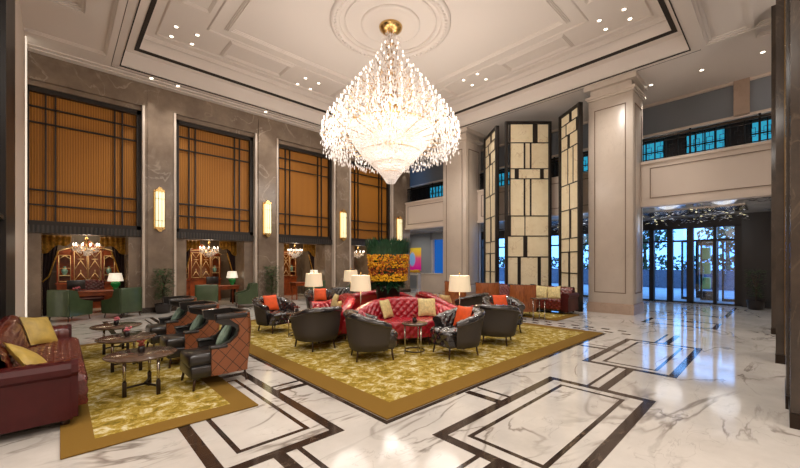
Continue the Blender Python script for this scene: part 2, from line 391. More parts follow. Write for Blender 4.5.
# ceiling rose
g = MB(); cx, cy = 6.53, 7.27
g.lathe([(1.62, 0), (1.62, -.05), (1.52, -.09), (1.42, -.05), (1.36, -.03), (1.36, 0)], 72, (cx, cy, 8.0), cap=False)
g.lathe([(1.25, 0), (1.25, -.03), (1.2, -.03), (1.2, 0)], 72, (cx, cy, 8.0), cap=False)
g.lathe([(.80, 0), (.80, -.04), (.74, -.06), (.68, -.03), (.5, -.02), (.3, -.05), (.01, -.05)], 60, (cx, cy, 8.0), cap=False)
for k in range(72):
    a = 2*PI*k/72; g.rbox(cx+1.49*math.cos(a)-.03, cx+1.49*math.cos(a)+.03, cy+1.49*math.sin(a)-.03, cy+1.49*math.sin(a)+.03, 7.89, 7.93, .012, seg=1)
trim(g, M['plaster'])

# ------------------------------------------------------------------ LEFT WALL (windows above, alcoves below)
CX = [.56+3.43*k for k in range(4)]
PIT = 3.43
w = MB()
w.box(-.62, 13.4, 13.4, 14.3, 6.35, 7.15)                                     # frieze
for k in range(4):
    a, b_ = CX[k]+1.28, CX[k]+2.15
    if k == 3: b_ = 13.4
    w.box(a, b_, 13.4, 14.3, 0, 6.35)
    w.box(a+.12, b_-.12, 13.37, 13.42, 0, 6.9)
for cxx in CX:
    w.box(cxx-1.28, cxx-.93, 13.6, 14.3, 0, 2.36); w.box(cxx+.95, cxx+1.28, 13.6, 14.3, 0, 2.36)
    w.box(cxx-1.28, cxx+1.28, 13.75, 14.3, 2.36, 6.35)
    w.box(cxx-1.28, cxx+1.28, 13.5, 13.75, 6.22, 6.35)
struct('wall_left', w, M['wallstone'])
for k, cxx in enumerate(CX):
    p = MB(); p.box(cxx-1.26, cxx+1.26, 13.70, 13.76, 2.5, 6.22)
    wp = struct('window_%d' % (k+1), p, M['blind'])
    fr = MB(); x0, x1, z0, z1 = cxx-1.27, cxx+1.27, 2.55, 6.22
    fr.box(x0, x0+.12, 13.55, 13.7, z0, z1); fr.box(x1-.12, x1, 13.55, 13.7, z0, z1); fr.box(x0, x1, 13.55, 13.7, z1-.13, z1); fr.box(x0, x1, 13.55, 13.7, z0, z0+.12)
    fr.build('window_frame', M['darkmetal'], wp)
    mu = MB()
    for xx in (x0+.12+.31, x0+.12+.50, x1-.12-.52, x1-.12-.34): mu.box(xx-.017, xx+.017, 13.63, 13.7, z0+.1, z1-.1)
    for zz in (5.72, 5.30, 3.50, 3.10): mu.box(x0+.1, x1-.1, 13.63, 13.7, zz-.017, zz+.017)
    mu.build('muntins', M['darkmetal'], wp)
    li = MB(); li.box(x0-.01, x1+.01, 13.5, 13.76, 2.34, 2.55); li.build('fluted_lintel', M['corr'], wp)
# pale marble strips: highlights on the pier edges put into the colour
g = MB()
for k in range(4):
    a, b_ = CX[k]+1.28, CX[k]+2.15
    g.box(a-.012, a+.05, 13.36, 13.56, 0, 6.35)
    if k < 3: g.box(b_-.05, b_+.012, 13.36, 13.56, 0, 6.35)
trim(g, M['palestone'])
# alcove rooms behind
w = MB(); w.box(-1.2, 13.4, 16.7, 16.8, 0, 2.7); w.box(-1.2, 13.4, 14.3, 16.8, 2.62, 2.7)
for k in range(4):
    w.box(CX[k]+1.45, CX[k]+1.98, 14.3, 16.7, 0, 2.62)
w.box(-1.3, -1.2, 14.3, 16.8, 0, 2.7)
struct('wall_alcoves', w, M['wallstone'])
# base skirting of piers
g = MB()
for k in range(4):
    a, b_ = CX[k]+1.28, CX[k]+2.15
    if k == 3: b_ = 13.4
    g.box(a-.02, b_+.02, 13.345, 13.4, 0, .16)
o = struct('baseboard_left', g, M['strip'])

# near-left wall, perpendicular: navy glass, dark frame, cream pilaster
w = MB(); w.box(-.72, -.62, 9.7, 13.6, 0, 7.1);
struct('wall_side', w, M['pilaster'])
w = MB(); w.box(-.68, -.66, 4.5, 8.2, .05, 7.05); gp = struct('window_5', w, M['bluegl'])
fr = MB(); fr.box(-.70, -.60, 8.15, 9.7, 0, 7.1); fr.box(-.70, -.62, 4.4, 4.5, 0, 7.1); fr.box(-.70, -.62, 4.5, 8.15, 5.9, 5.98); fr.box(-.70, -.62, 4.5, 8.15, 2.2, 2.26)
fr.build('window_frame', M['darkmetal'], gp)
g = MB(); g.box(-.625, -.60, 12.7, 13.0, 0, 7.1); trim(g, M['glow'])

# ------------------------------------------------------------------ RIGHT SIDE: columns, balcony, mezzanine, glazed entrance
def big_column(name, y0, y1, label):
    m = MB(); x0, x1 = 12.2, 13.3
    m.box(x0+.05, x1-.05, y0+.05, y1-.05, 0, 7.1)
    m.rbox(x0+.0, x1, y0, y1, .30, 6.62, .012, seg=1)
    m.box(x0-.03, x1+.03, y0-.03, y1+.03, 6.62, 6.68); m.box(x0-.07, x1+.07, y0-.07, y1+.07, 6.68, 6.75)
    m.box(x0-.10, x1+.1, y0-.1, y1+.1, 6.95, 7.1)
    o = m.build(name, M['palestone']); tag(o, label, 'column', kind='structure')
    # raised panel outlines
    q = MB()
    for (p, r_) in ((y0+.18, y1-.18),):
        for (za, zb) in ((.62, 6.3),):
            q.box(x0-.012, x0+.02, p, p+.025, za, zb); q.box(x0-.012, x0+.02, r_-.025, r_, za, zb)
            q.box(x0-.012, x0+.02, p, r_, za, za+.025); q.box(x0-.012, x0+.02, p, r_, zb-.025, zb)
    q.box(x0+.18, x0+.205, y0-.012, y0+.02, .62, 6.3); q.box(x1-.205, x1-.18, y0-.012, y0+.02, .62, 6.3); q.box(x0+.18, x1-.18, y0-.012, y0+.02, 6.27, 6.3); q.box(x0+.18, x1-.18, y0-.012, y0+.02, .62, .65)
    q.build('panel_groove', M['seam'], o)
    b = MB(); b.box(x0-.03, x1+.03, y0-.03, y1+.03, 0, .27); b.box(x0-.02, x1+.02, y0-.02, y1+.02, .27, .31); b.build('plinth', M['plinth'], o)
    return o
big_column('column', 2.96, 4.19, 'tall square cream stone column right of the folding screens')
big_column('column', 8.93, 10.15, 'tall square cream stone column left of the folding screens')
# parapet of the balcony
w = MB(); w.box(13.05, 13.3, -5, 13.5, 3.29, 4.6); w.box(13.0, 13.35, -5, 13.5, 4.56, 4.64); w.box(13.0, 13.3, -5, 13.5, 3.25, 3.33)
w.box(13.3, 18, -5, 17.2, 4.2, 4.35)
struct('wall_balcony', w, M['pilaster'])
g = MB()
for (a, b_) in ((-2.2, 2.72), (4.4, 8.75), (10.4, 13.2)):
    for (p, q) in (((a, a+.02), (3.5, 4.42)), ((b_-.02, b_), (3.5, 4.42)), ((a, b_), (3.5, 3.52)), ((a, b_), (4.4, 4.42))):
        g.box(13.03, 13.055, p[0], p[1], q[0], q[1])
trim(g, M['seam'])
w = MB(); w.box(13.2, 17.6, -5, 17.2, 3.27, 3.33); struct('ceiling_entrance', w, M['floor'])
# railings, one per span
def railing(y0, y1, label):
    t = thing('balcony_railing', (13.17, (y0+y1)/2, 4.64), 0, label, 'railing')
    h = (y1-y0)/2
    m = MB(); m.rbox(-.035, .035, -h, h, .66, .72, .01); m.build('top_rail', M['bronze'], t)
    m = MB(); m.box(-.015, .015, -h, h, .05, .075); m.box(-.015, .015, -h, h, .56, .58); m.build('bottom_rail', M['blackiron'], t)
    n = int((y1-y0)/.28)
    for k in range(n+1):
        y = -h+.03+(2*h-.06)*k/n; m = MB()
        if k % 5 == 0: m.rbox(-.025, .025, y-.025, y+.025, 0, .78, .008)
        else: m.box(-.01, .01, y-.01, y+.01, 0, .67)
        m.build('post' if k % 5 == 0 else 'baluster', M['blackiron'], t)
    m = MB()
    for k in range(n):
        y = -h+.03+(2*h-.06)*(k+.5)/n; d = .07
        for (a, b_, p, q) in ((y-d, y+d, .2, .21), (y-d, y+d, .42, .43), (y-d, y-d+.01, .2, .43), (y+d-.01, y+d, .2, .43)): m.box(-.008, .008, a, b_, p, q)
        m.box(-.008, .008, -h, h, .31, .318) if k == 0 else None
        m.box(-.008, .008, y-.005, y+.005, .43, .57); m.box(-.008, .008, y-.005, y+.005, .06, .2)
    m.build('fretwork', M['blackiron'], t)
railing(-2.5, 2.94, 'black iron balcony railing at far right above the entrance doors')
railing(4.21, 8.91, 'black iron balcony railing glimpsed behind the tall folding screens')
railing(10.17, 13.35, 'black iron balcony railing left of the far cream column')
# upper floor behind the railing
w = MB(); w.box(15.1, 15.3, -5, 17.2, 6.0, 7.1); struct('wall_upper_bulkhead', w, M['greywall'])
w = MB(); w.box(15.02, 15.3, -5, 17.2, 7.02, 7.1); w.box(15.0, 15.12, -5, 17.2, 5.96, 6.04); trim(w, M['pilaster'])
w = MB(); w.box(15.0, 15.12, .62, .98, 6.0, 7.1); trim(w, M['plinth'])
w = MB(); w.box(17.3, 17.6, -5, 17.2, 4.3, 7.1); struct('wall_upper', w, M['mezzdark'])
w = MB(); w.box(13.3, 17.6, -5, 17.2, 6.1, 6.2); struct('ceiling_upper', w, M['greywall']) if False else None
for k, (a, b_) in enumerate(((-.9, .68), (1.34, 2.44), (3.12, 4.3), (5.3, 6.4), (9.5, 11.0), (14.4, 15.4))):
    p = MB(); p.box(17.2, 17.28, a, b_, 4.5, 6.35); o = struct('window_%d' % (6+k), p, M['teal'])
    q = MB()
    for j in range(5):
        yy = a+(b_-a)*j/4; q.box(17.15, 17.2, yy-.02, yy+.02, 4.45, 6.4)
    q.box(17.15, 17.2, a, b_, 5.1, 5.14); q.box(17.15, 17.2, a, b_, 5.9, 5.94); q.build('window_frame', M['blackiron'], o)
# glazed entrance front at x = 17.6
g = MB(); g.box(17.62, 17.64, 1.0, 12.9, 0, 2.9); gl = struct('window_12', g, M['clear'])
fr = MB(); fr.box(17.5, 17.75, .9, 12.9, 2.86, 3.3)
for y, hw in ((3.6, .08), (3.0, .09), (2.37, .10), (1.65, .05), (1.02, .1), (4.6, .05), (5.5, .05), (6.4, .1), (7.3, .05), (8.2, .05), (9.1, .1), (10.0, .05), (10.9, .05), (11.8, .1), (12.7, .1)):
    fr.box(17.5, 17.75, y-hw, y+hw, 0, 2.9)
fr.box(17.5, 17.75, .9, 12.9, 0, .05); fr.box(17.56, 17.7, 1.0, 12.9, 2.35, 2.42)
fr.build('window_frame', M['darkmetal'], gl)
for k, (a, b_) in enumerate(((1.12, 1.6), (1.7, 2.27), (2.47, 2.9))):
    d = MB(); d.box(19.28, 19.32, a, b_, .05, 2.4); dd = struct('door_%d' % (k+1), d, M['clear'])
    q = MB(); q.box(19.26, 19.34, a, a+.06, 0, 2.45); q.box(19.26, 19.34, b_-.06, b_, 0, 2.45); q.box(19.26, 19.34, a, b_, 2.4, 2.46); q.box(19.26, 19.34, a, b_, 0, .1); q.build('door_frame', M['bronze'], dd)
    h = MB(); h.tube([(19.22, b_-.1, .8), (19.22, b_-.1, 1.4)], .015); h.build('door_handle', M['steel'], dd)
w = MB(); w.box(17.3, 17.75, -5, .92, 0, 3.3); struct('wall_entrance', w, M['blackpanel'])
w = MB(); w.box(13.3, 17.7, 17.2, 17.3, 3.3, 7.1); w.box(13.3, 17.7, -5.1, -5, 0, 7.1); w.box(9, 18, 17.2, 17.3, 0, 7.1); struct('wall_end', w, M['greywall'])
w = MB(); w.box(16.0, 16.3, 12.9, 13.25, 0, 3.3); w.box(16.0, 16.3, 14.2, 17.2, 0, 3.3); w.box(16.0, 16.3, 12.9, 14.3, 2.9, 3.3); w.box(13.3, 16.3, 17.1, 17.2, 0, 3.3)
w.box(13.3, 13.42, 14.3, 17.2, 0, 3.3)
w.box(16.3, 17.7, 12.85, 12.95, 0, 3.3)
struct('wall_far', w, M['greywall2'])
w = MB(); w.box(16.22, 16.28, 13.25, 14.2, 0, 2.9); o = struct('window_13', w, M['blueout'])
q = MB()
q.box(16.0, 16.2, 13.25, 13.32, 0, 2.9); q.box(16.0, 16.2, 14.13, 14.2, 0, 2.9)
q.build('window_frame', M['palestone'], o)
# dark marble pillars at right with gold edges
def dpillar(x0, x1, y1, label):
    m = MB(); m.box(x0, x1, y1-1.0, y1, 0, 7.1); o = tag(m.build('pillar', M['pillar_dark']), label, 'pillar', kind='structure')
    q = MB(); q.box(x0-.003, x0+.003, y1-.10, y1-.092, 0, 7.1); q.build('gold_edge', M['dullgold'], o)
    q = MB(); q.box(x0-.02, x1+.01, y1-1, y1+.006, 0, .14); q.build('plinth', M['bronze'], o)
dpillar(4.99, 5.45, -.068, 'dark marble pillar cut by the right edge of the view')
dpillar(5.6, 6.4, -.045, 'dark marble pillar just behind the pillar at the right edge')
dpillar(8.02, 8.9, .045, 'brown marble pillar with gold edge, third from the right edge')
dpillar(11.19, 12.2, .13, 'farthest brown marble pillar beside the entrance hall')
# enclosing walls behind the camera
w = MB(); w.box(-9.1, -9, -9, 17.2, 0, 7.1); struct('wall_rear', w, M['pilaster'])
w = MB(); w.box(-9, 18, -9.1, -9, 0, 7.1); struct('wall_right', w, M['pilaster'])
w = MB(); w.box(-9, -.72, 4.3, 4.4, 0, 7.1); struct('wall_return', w, M['pilaster'])

# ------------------------------------------------------------------ FURNITURE BUILDERS
def quilt(s, v, a=.12, b=.11, amp=.016):
    p = s/a+v/b; q = s/a-v/b
    return amp*(abs(math.sin(PI*p/1))*abs(math.sin(PI*q/1)))**.6
def pathlen(P):
    s = [0]
    for i in range(1, len(P)): s.append(s[-1]+math.dist(P[i], P[i-1]))
    return s
def normals(P, inward):
    out = []
    for i in range(len(P)):
        a = P[max(0, i-1)]; b = P[min(len(P)-1, i+1)]; d = Vector((b[0]-a[0], b[1]-a[1])).normalized()
        n = Vector((-d.y, d.x))*inward; out.append(n)
    return out
def tub(P, N, H, zs, t=.10, z0=.18, roll=.05, parent=None, mi_in=None, mi_out=None, taper=.05, amp=.018, a=.12, names=('tufted_back', 'outer_shell'), nin=26):
    """shell round a seat: P plan points (outer line), N inward normals, H top heights, zs seat height"""
    s = pathlen(P); ins = MB(); out = MB(); ri = []; ro = []
    for i, (p, n) in enumerate(zip(P, N)):
        h = H[i]
        sec = []
        R = roll
        # inner surface: from the outer lip over the roll to the seat
        for k in range(9):                       # roll
            g_ = PI*1.15-(PI*1.15)*k/8 - PI*.0
            sec.append((t*.45-R*.3+ (R+t*.35)*math.cos(g_), h-R+R*math.sin(g_)))
        o1, zt = sec[-1]
        for k in range(1, nin-8):
            u = k/(nin-9); sec.append((o1+(.02)*math.sin(u*PI)+.03*u, zt+(zs-.04-zt)*u))
        w_ = 0; row = []
        for j, (o_, z) in enumerate(sec):
            if j: w_ += math.hypot(o_-sec[j-1][0], z-sec[j-1][1])
            d = quilt(s[i], w_, a, a*.95, amp) if j > 1 else 0
            jn = min(1, j/8); row.append((p[0]+n.x*(o_+d*jn), p[1]+n.y*(o_+d*jn), z+d*(1-jn)))
        ri.append(row)
        o0, zz = sec[0]; ro.append([(p[0]+n.x*oo, p[1]+n.y*oo, z) for oo, z in ((o0, zz), (o0+.025, zz-.03), (.0, h*.6), (taper*.4, z0+.12), (taper, z0), (t+.02, z0))])
    ins.grid(ri); out.grid(ro)
    for rr, mb in ((ri, ins),):                  # close the arm fronts
        for row, orow in ((rr[0], ro[0]), (rr[-1], ro[-1])):
            poly = list(row)+[orow[-1], orow[-2], orow[-3], orow[-4], orow[-5]]
            c_ = [sum(q[k] for q in poly)/len(poly) for k in range(3)]
            mb.add([c_]+poly, [(0, i+1, (i+1) % len(poly)+1) for i in range(len(poly))], 0, False)
    ins.build(names[0], mi_in, parent); out.build(names[1], mi_out, parent)
def tuft_seat(w, d, z0, z1, y0, mat, parent, a=.12, name='seat', front_bulge=.03, shape=None, amp=.014):
    """cushion with tufted top; y0 back edge, y0+d front edge"""
    mb = MB(); rows = []; nu = 34; prof = []
    nx = max(20, int(w/.02)); 
    ny = max(16, int((d+(z1-z0))/.02))
    for i in range(nx+1):
        x = -w/2+w*i/nx; row = []
        ex = min(1, (w/2-abs(x))/.05); ez = math.sqrt(max(0, 1-(1-ex)**2))
        for j in range(ny+1):
            v = j/ny*(d+(z1-z0)); 
            if v < d-.03: y = v; z = z1
            elif v < d+.03: u = (v-d+.03)/.06; y = d-.03+.03*math.sin(u*PI/2); z = z1-.03*(1-math.cos(u*PI/2))
            else: y = d; z = z1-(v-d)
            q = quilt(x, v, a, a*.95, amp); front = v > d
            yy = y+(q if front else 0); zz = z+(0 if front else q)
            if shape: yy = y0+yy*shape(x)
            else: yy = y0+yy
            zz = z0+(zz-z0)*(.8+.2*ez)
            row.append((x, yy, zz))
        rows.append(row)
    mb.grid(rows)
    for row in (rows[0], rows[-1]):
        poly = list(row)+[(row[0][0], y0, z0)]
        mb.add(poly, [tuple(range(len(poly)))], 0, False)
    return mb.build(name, mat, parent)
def legs(parent, pts, h, mat, r0=.022, r1=.012, splay=.03, name='leg'):
    for (x, y) in pts:
        m = MB(); L_ = math.hypot(x, y) or 1
        m.tube([(x, y, h+.02), (x+x/L_*splay*.3, y+y/L_*splay*.3, h*.5), (x+x/L_*splay, y+y/L_*splay, 0)], r0, 8, r2=r1); m.build(name, mat, parent)

GAC = 'black tufted tub armchairs round the red sofas'
def armchair(loc, rz, label):
    t = thing('tub_armchair', loc, rz, label, 'armchair', GAC)
    P = []; H = []
    for k in range(111):
        a = math.radians(152+236*k/110)
        sx = math.copysign(abs(math.cos(a))**.8, math.cos(a)); sy = math.copysign(abs(math.sin(a))**.8, math.sin(a))
        P.append((.40*sx, .40*sy*(1 if sy < 0 else .9))); q = (1-math.sin(a))/2; q = q*q*(3-2*q)
        H.append(.555+.195*q)
    tub(P, normals(P, 1), H, .42, parent=t, mi_in=M['black'], mi_out=M['charcoal'], t=.09, z0=.17, amp=.034, a=.16, nin=34)
    tuft_seat(.60, .64, .20, .42, -.26, M['black'], t, amp=.03, a=.2, shape=lambda x: 1-.35*(abs(x)/.3)**3*.4)
    m = MB(); m.rbox(-.28, .28, -.26, .3, .17, .24, .02); m.build('seat_base', M['charcoal'], t)
    legs(t, ((-.25, .26), (.25, .26), (-.2, -.27), (.2, -.27)), .18, M['legwood'])
    return t
def pillow(name, loc, rot, size, mat, label, cat='cushion', group=None, th=.11):
    m = MB(); n = 14
    for sgn in (1, -1):
        rows = []
        for i in range(n+1):
            u = -1+2*i/n; row = []
            for j in range(n+1):
                v = -1+2*j/n
                e = (1-abs(u)**2.4)*(1-abs(v)**2.4)
                k = 1-.09*(1-abs(u))*abs(v)**4; k2 = 1-.09*(1-abs(v))*abs(u)**4
                row.append((size/2*u*k2, sgn*th/2*e**.5, size/2*v*k))
            rows.append(row)
        m.grid(rows)
    m.tube([(size/2*.97*a, 0, size/2*.97*b_) for a, b_ in ((-1, -1), (0, -.93), (1, -1), (.93, 0), (1, 1), (0, .93), (-1, 1), (-.93, 0), (-1, -1))], .007, 6)
    o = m.build(name, mat, None, loc); o.rotation_euler = rot
    return tag(o, label, cat, group)

# ------------------------------------------------------------------ RUGS
def rug(x0, x1, y0, y1, bw, label, mname):
    m = MB(); hx, hy = (x1-x0)/2, (y1-y0)/2; m.rbox(-hx, hx, -hy, hy, 0, .018, .006, seg=1)
    o = m.build('area_rug', rugmat(mname, hx, hy, bw), None, ((x0+x1)/2, (y0+y1)/2, .002)); tag(o, label, 'rug')
rug(2.33, 8.6, 2.65, 9.7, .29, 'large gold patterned rug under the ring of red sofas', 'gold_rug')
rug(0.0, 1.56, 3.87, 8.95, .22, 'narrow gold and green rug under the three oval coffee tables', 'gold_rug_narrow')
rug(9.54, 11.1, 4.05, 8.6, .22, 'far gold rug in front of the folding screens', 'gold_rug_far')
RZ = .021

# ------------------------------------------------------------------ RED SOFA RING round the flower planter
C0 = Vector((5.4, 6.1)); 
OFF = .86
def red_sofa(ang, label):
    """faces +Y locally; the ring centre lies 1.02 m behind the backrest line"""
    d = Vector((math.cos(ang), math.sin(ang)))
    loc = (C0.x+d.x*OFF, C0.y+d.y*OFF, RZ)
    t = thing('curved_sofa', loc, ang-PI/2, label, 'sofa', 'red tufted sofas set in a ring')
    H = []; raw = [(1.0, .80), (1.04, .6), (1.04, .42)]
    for k in range(61):
        x = .92-1.84*k/60; raw.append((x, .0+.26*abs(x/.92)**3))
    raw += [(-1.04, .42), (-1.04, .6), (-1.0, .80)]
    s = pathlen(raw); L_ = s[-1]; n = 230; P = []
    for i in range(n+1):
        q = L_*i/n; k = max(j for j in range(len(s)) if s[j] <= q+1e-9); k = min(k, len(s)-2)
        u = (q-s[k])/(s[k+1]-s[k]); P.append((raw[k][0]*(1-u)+raw[k+1][0]*u, raw[k][1]*(1-u)+raw[k+1][1]*u))
    for _ in range(80):
        P = [P[0]]+[((P[i-1][0]+P[i][0]*2+P[i+1][0])/4, (P[i-1][1]+P[i][1]*2+P[i+1][1])/4) for i in range(1, n)]+[P[-1]]
    for p in P:
        q = max(0, 1-(abs(p[0])/1.04)**2.4); H.append(.58+.25*q)
    tub(P, normals(P, -1), H, .43, parent=t, mi_in=M['red'], mi_out=M['red'], t=.12, z0=.14, roll=.07, amp=.04, a=.155, nin=40, names=('tufted_backrest', 'outer_back'), taper=.02)
    tuft_seat(1.86, .74, .16, .44, .08, M['red'], t, a=.155, amp=.022)
    m = MB(); m.rbox(-.9, .9, .12, .76, .12, .2, .02); m.build('plinth_rail', M['legwood'], t)
    legs(t, ((-.9, .72), (-.35, .76), (.35, .76), (.9, .72), (-.7, .2), (.7, .2)), .14, M['legwood'], .028, .016)
    return t
AF = math.atan2(-.893, -.45)
red_sofa(AF, 'crimson tufted sofa of the ring facing the camera')
red_sofa(AF-PI/2, 'crimson tufted sofa of the ring facing left towards the alcoves')
red_sofa(AF+PI/2, 'crimson tufted sofa of the ring facing right towards the screens')
red_sofa(AF+PI, 'crimson sofa of the ring turned away behind the flower planter')
def rel(ang, x, y):
    """point local to a red sofa -> world"""
    d = Vector((math.cos(ang), math.sin(ang))); r = Vector((d.y, -d.x)); p = C0+d*OFF+r*x*1.0+d*y; return p
def rsp(ang, x, y, z, label, tilt=.3, tw=0, mat='goldfab2', size=.4):
    p = rel(ang, x, y); pillow('throw_cushion', (p.x, p.y, z), (tilt, 0, ang-PI/2+tw), size, M[mat], label)
rsp(AF, .34, .30, .66, 'pale gold cushion at the left end of the camera-facing red sofa', .35, .8, size=.36)
rsp(AF, -.5, .28, .66, 'pale gold cushion at the right end of the camera-facing red sofa', .3, -.2, size=.36)
rsp(AF-PI/2, .35, .30, .66, 'pale gold cushion on the left-facing red sofa', .3, .1, size=.36)
rsp(AF-PI/2, -.55, .35, .63, 'small gold cushion at the near end of the left-facing red sofa', .35, -.4, size=.3)
rsp(AF+PI/2, .55, .32, .66, 'pale gold cushion at the near end of the right-facing red sofa', .3, .3, size=.38)
rsp(AF+PI/2, .0, .28, .66, 'second gold cushion on the right-facing red sofa, farther along', .3, .1, size=.34)

# ------------------------------------------------------------------ black armchairs
proto = armchair((3.5, 7.78, RZ), face(.22, -1), 'black tufted armchair at far left of the rug, orange cushion on it')
def ac(x, y, fx, fy, label): return dup(proto, (x, y, RZ), face(fx, fy), label)
ac(3.36, 5.76, .05, 1, 'tub armchair with its charcoal back to the camera, left of the red sofas')
ac(3.66, 4.53, .9, -.42, 'tub armchair seen from its left rear side, nearest the camera')
ac(4.80, 3.72, -.93, .36, 'tufted armchair at front right, side on, with an orange cushion')
ac(6.08, 3.75, .86, .45, 'tub armchair turned away at right, its back beside the side-on one')
ac(7.2, 4.25, -.55, -.83, 'black tufted armchair facing us at the right end, orange cushion')
ac(7.7, 5.5, -.1, 1, 'tub armchair turned away behind the right-facing red sofa')
ac(5.35, 8.9, -.35, -.93, 'far black tufted armchair behind the left table lamp, orange cushion')
ac(6.35, 9.2, -.2, -1, 'farthest black tufted armchair beside another, no cushion showing')
def chair_pillow(x, y, fx, fy, mat, label, size=.36, back=.14, z=.62, tw=0):
    L_ = math.hypot(fx, fy); fx /= L_; fy /= L_
    pillow('throw_cushion', (x-fx*back, y-fy*back, z+RZ), (.32, 0, face(fx, fy)+tw), size, M[mat], label)
chair_pillow(3.5, 7.78, .22, -1, 'orangef', 'orange cushion in the far-left black armchair')
chair_pillow(4.80, 3.72, -.93, .36, 'orangef', 'orange cushion in the side-on front armchair', tw=.2)
chair_pillow(7.2, 4.25, -.55, -.83, 'orangef', 'orange cushion in the armchair facing us at right end', tw=.1)
chair_pillow(5.35, 8.9, -.35, -.93, 'orangef', 'orange cushion in the armchair behind the left table lamp')
chair_pillow(3.66, 4.53, .9, -.42, 'pink', 'rose-coloured cushion in the armchair nearest the camera', size=.3)

# ------------------------------------------------------------------ small round side tables
def side_table(x, y, label, h=.52, r=.22, z=RZ):
    t = thing('side_table', (x, y, z), 0, label, 'side table')
    m = MB(); m.lathe([(.01, h-.03), (r-.01, h-.03), (r, h-.02), (r, h-.008), (r-.01, h), (.01, h)], 36); m.build('table_top', M['tabletop'], t)
    for k in range(3):
        a = 2*PI*k/3+.4; m = MB(); q = r*.75
        m.tube([(q*math.cos(a), q*math.sin(a), h-.03), (q*math.cos(a), q*math.sin(a), 0)], .012); m.build('leg', M['steel'], t)
    m = MB(); m.lathe([(r*.72, .05), (r*.78, .05), (r*.78, .07), (r*.72, .07), (r*.72, .05)], 30, cap=False); m.build('foot_ring', M['bronze'], t)
    return t
side_table(4.33, 4.22, 'small round table in front of the camera-facing red sofa')
side_table(3.55, 6.85, 'small round table between the two left black armchairs', h=.5)
side_table(9.35, 4.45, 'small dark round table beside the nearest brown-backed far chair', h=.6, z=0.0)
def posy(x, y, z, mat, label, r=.05):
    t = thing('flower_posy', (x, y, z), 0, label, 'flowers')
    m = MB(); m.lathe([(.02, 0), (.035, .01), (.04, .05), (.03, .08)], 14); m.build('vase', M['terrab'], t)
    m = MB()
    for k in range(16):
        a = random.uniform(0, 2*PI); q = random.uniform(0, r); zz = .085+random.uniform(0, .05)
        m.lathe([(.002, -.014), (.013, -.006), (.016, .004), (.008, .012), (.001, .014)], 7, (q*math.cos(a), q*math.sin(a), zz))
    m.build('blooms', M[mat], t)
posy(4.33, 4.22, .52+RZ, 'redfl', 'dark red posy on the round table before the red sofa')
posy(3.55, 6.85, .50+RZ, 'redfl', 'red posy on the round table between left armchairs', .07)

# ------------------------------------------------------------------ oval coffee tables at left
def coffee(y, label, flower, fl):
    t = thing('coffee_table', (.70, y, RZ), 0, label, 'coffee table', 'oval coffee tables in a row'); h = .46
    m = MB(); m.lathe([(.01, h-.03), (.33, h-.03), (.35, h-.018), (.36, h-.008), (.35, h), (.01, h)], 48); m.build('table_top', M['tabletop'], t)
    ps = ((-.17, -.07), (.13, -.22), (.11, .22))
    for (x, yy) in ps:
        m = MB(); m.tube([(x, yy, h-.03), (x, yy, .16)], .017, 10); l = m.build('leg', M['steel'], t)
        m = MB(); m.rbox(x-.02, x+.02, yy-.02, yy+.02, 0, .17, .005); m.build('leg_foot', M['bronze'], l)
    m = MB()
    for (x, yy) in ps: m.tube([(x, yy, .1), (.03, -.02, .1)], .014, 6)
    m.build('stretcher', M['bronze'], t)
    posy(.70, y+.02, h+RZ, flower, fl)
coffee(5.18, 'dark oval coffee table nearest the camera, before the front wing chair', 'redfl', 'dark red posy on the nearest oval coffee table')
coffee(6.46, 'dark oval coffee table, middle one of the left row', 'pink', 'pale pink posy on the middle oval coffee table')
coffee(7.78, 'dark oval coffee table farthest from the camera in the left row', 'pink', 'posy on the farthest oval coffee table')

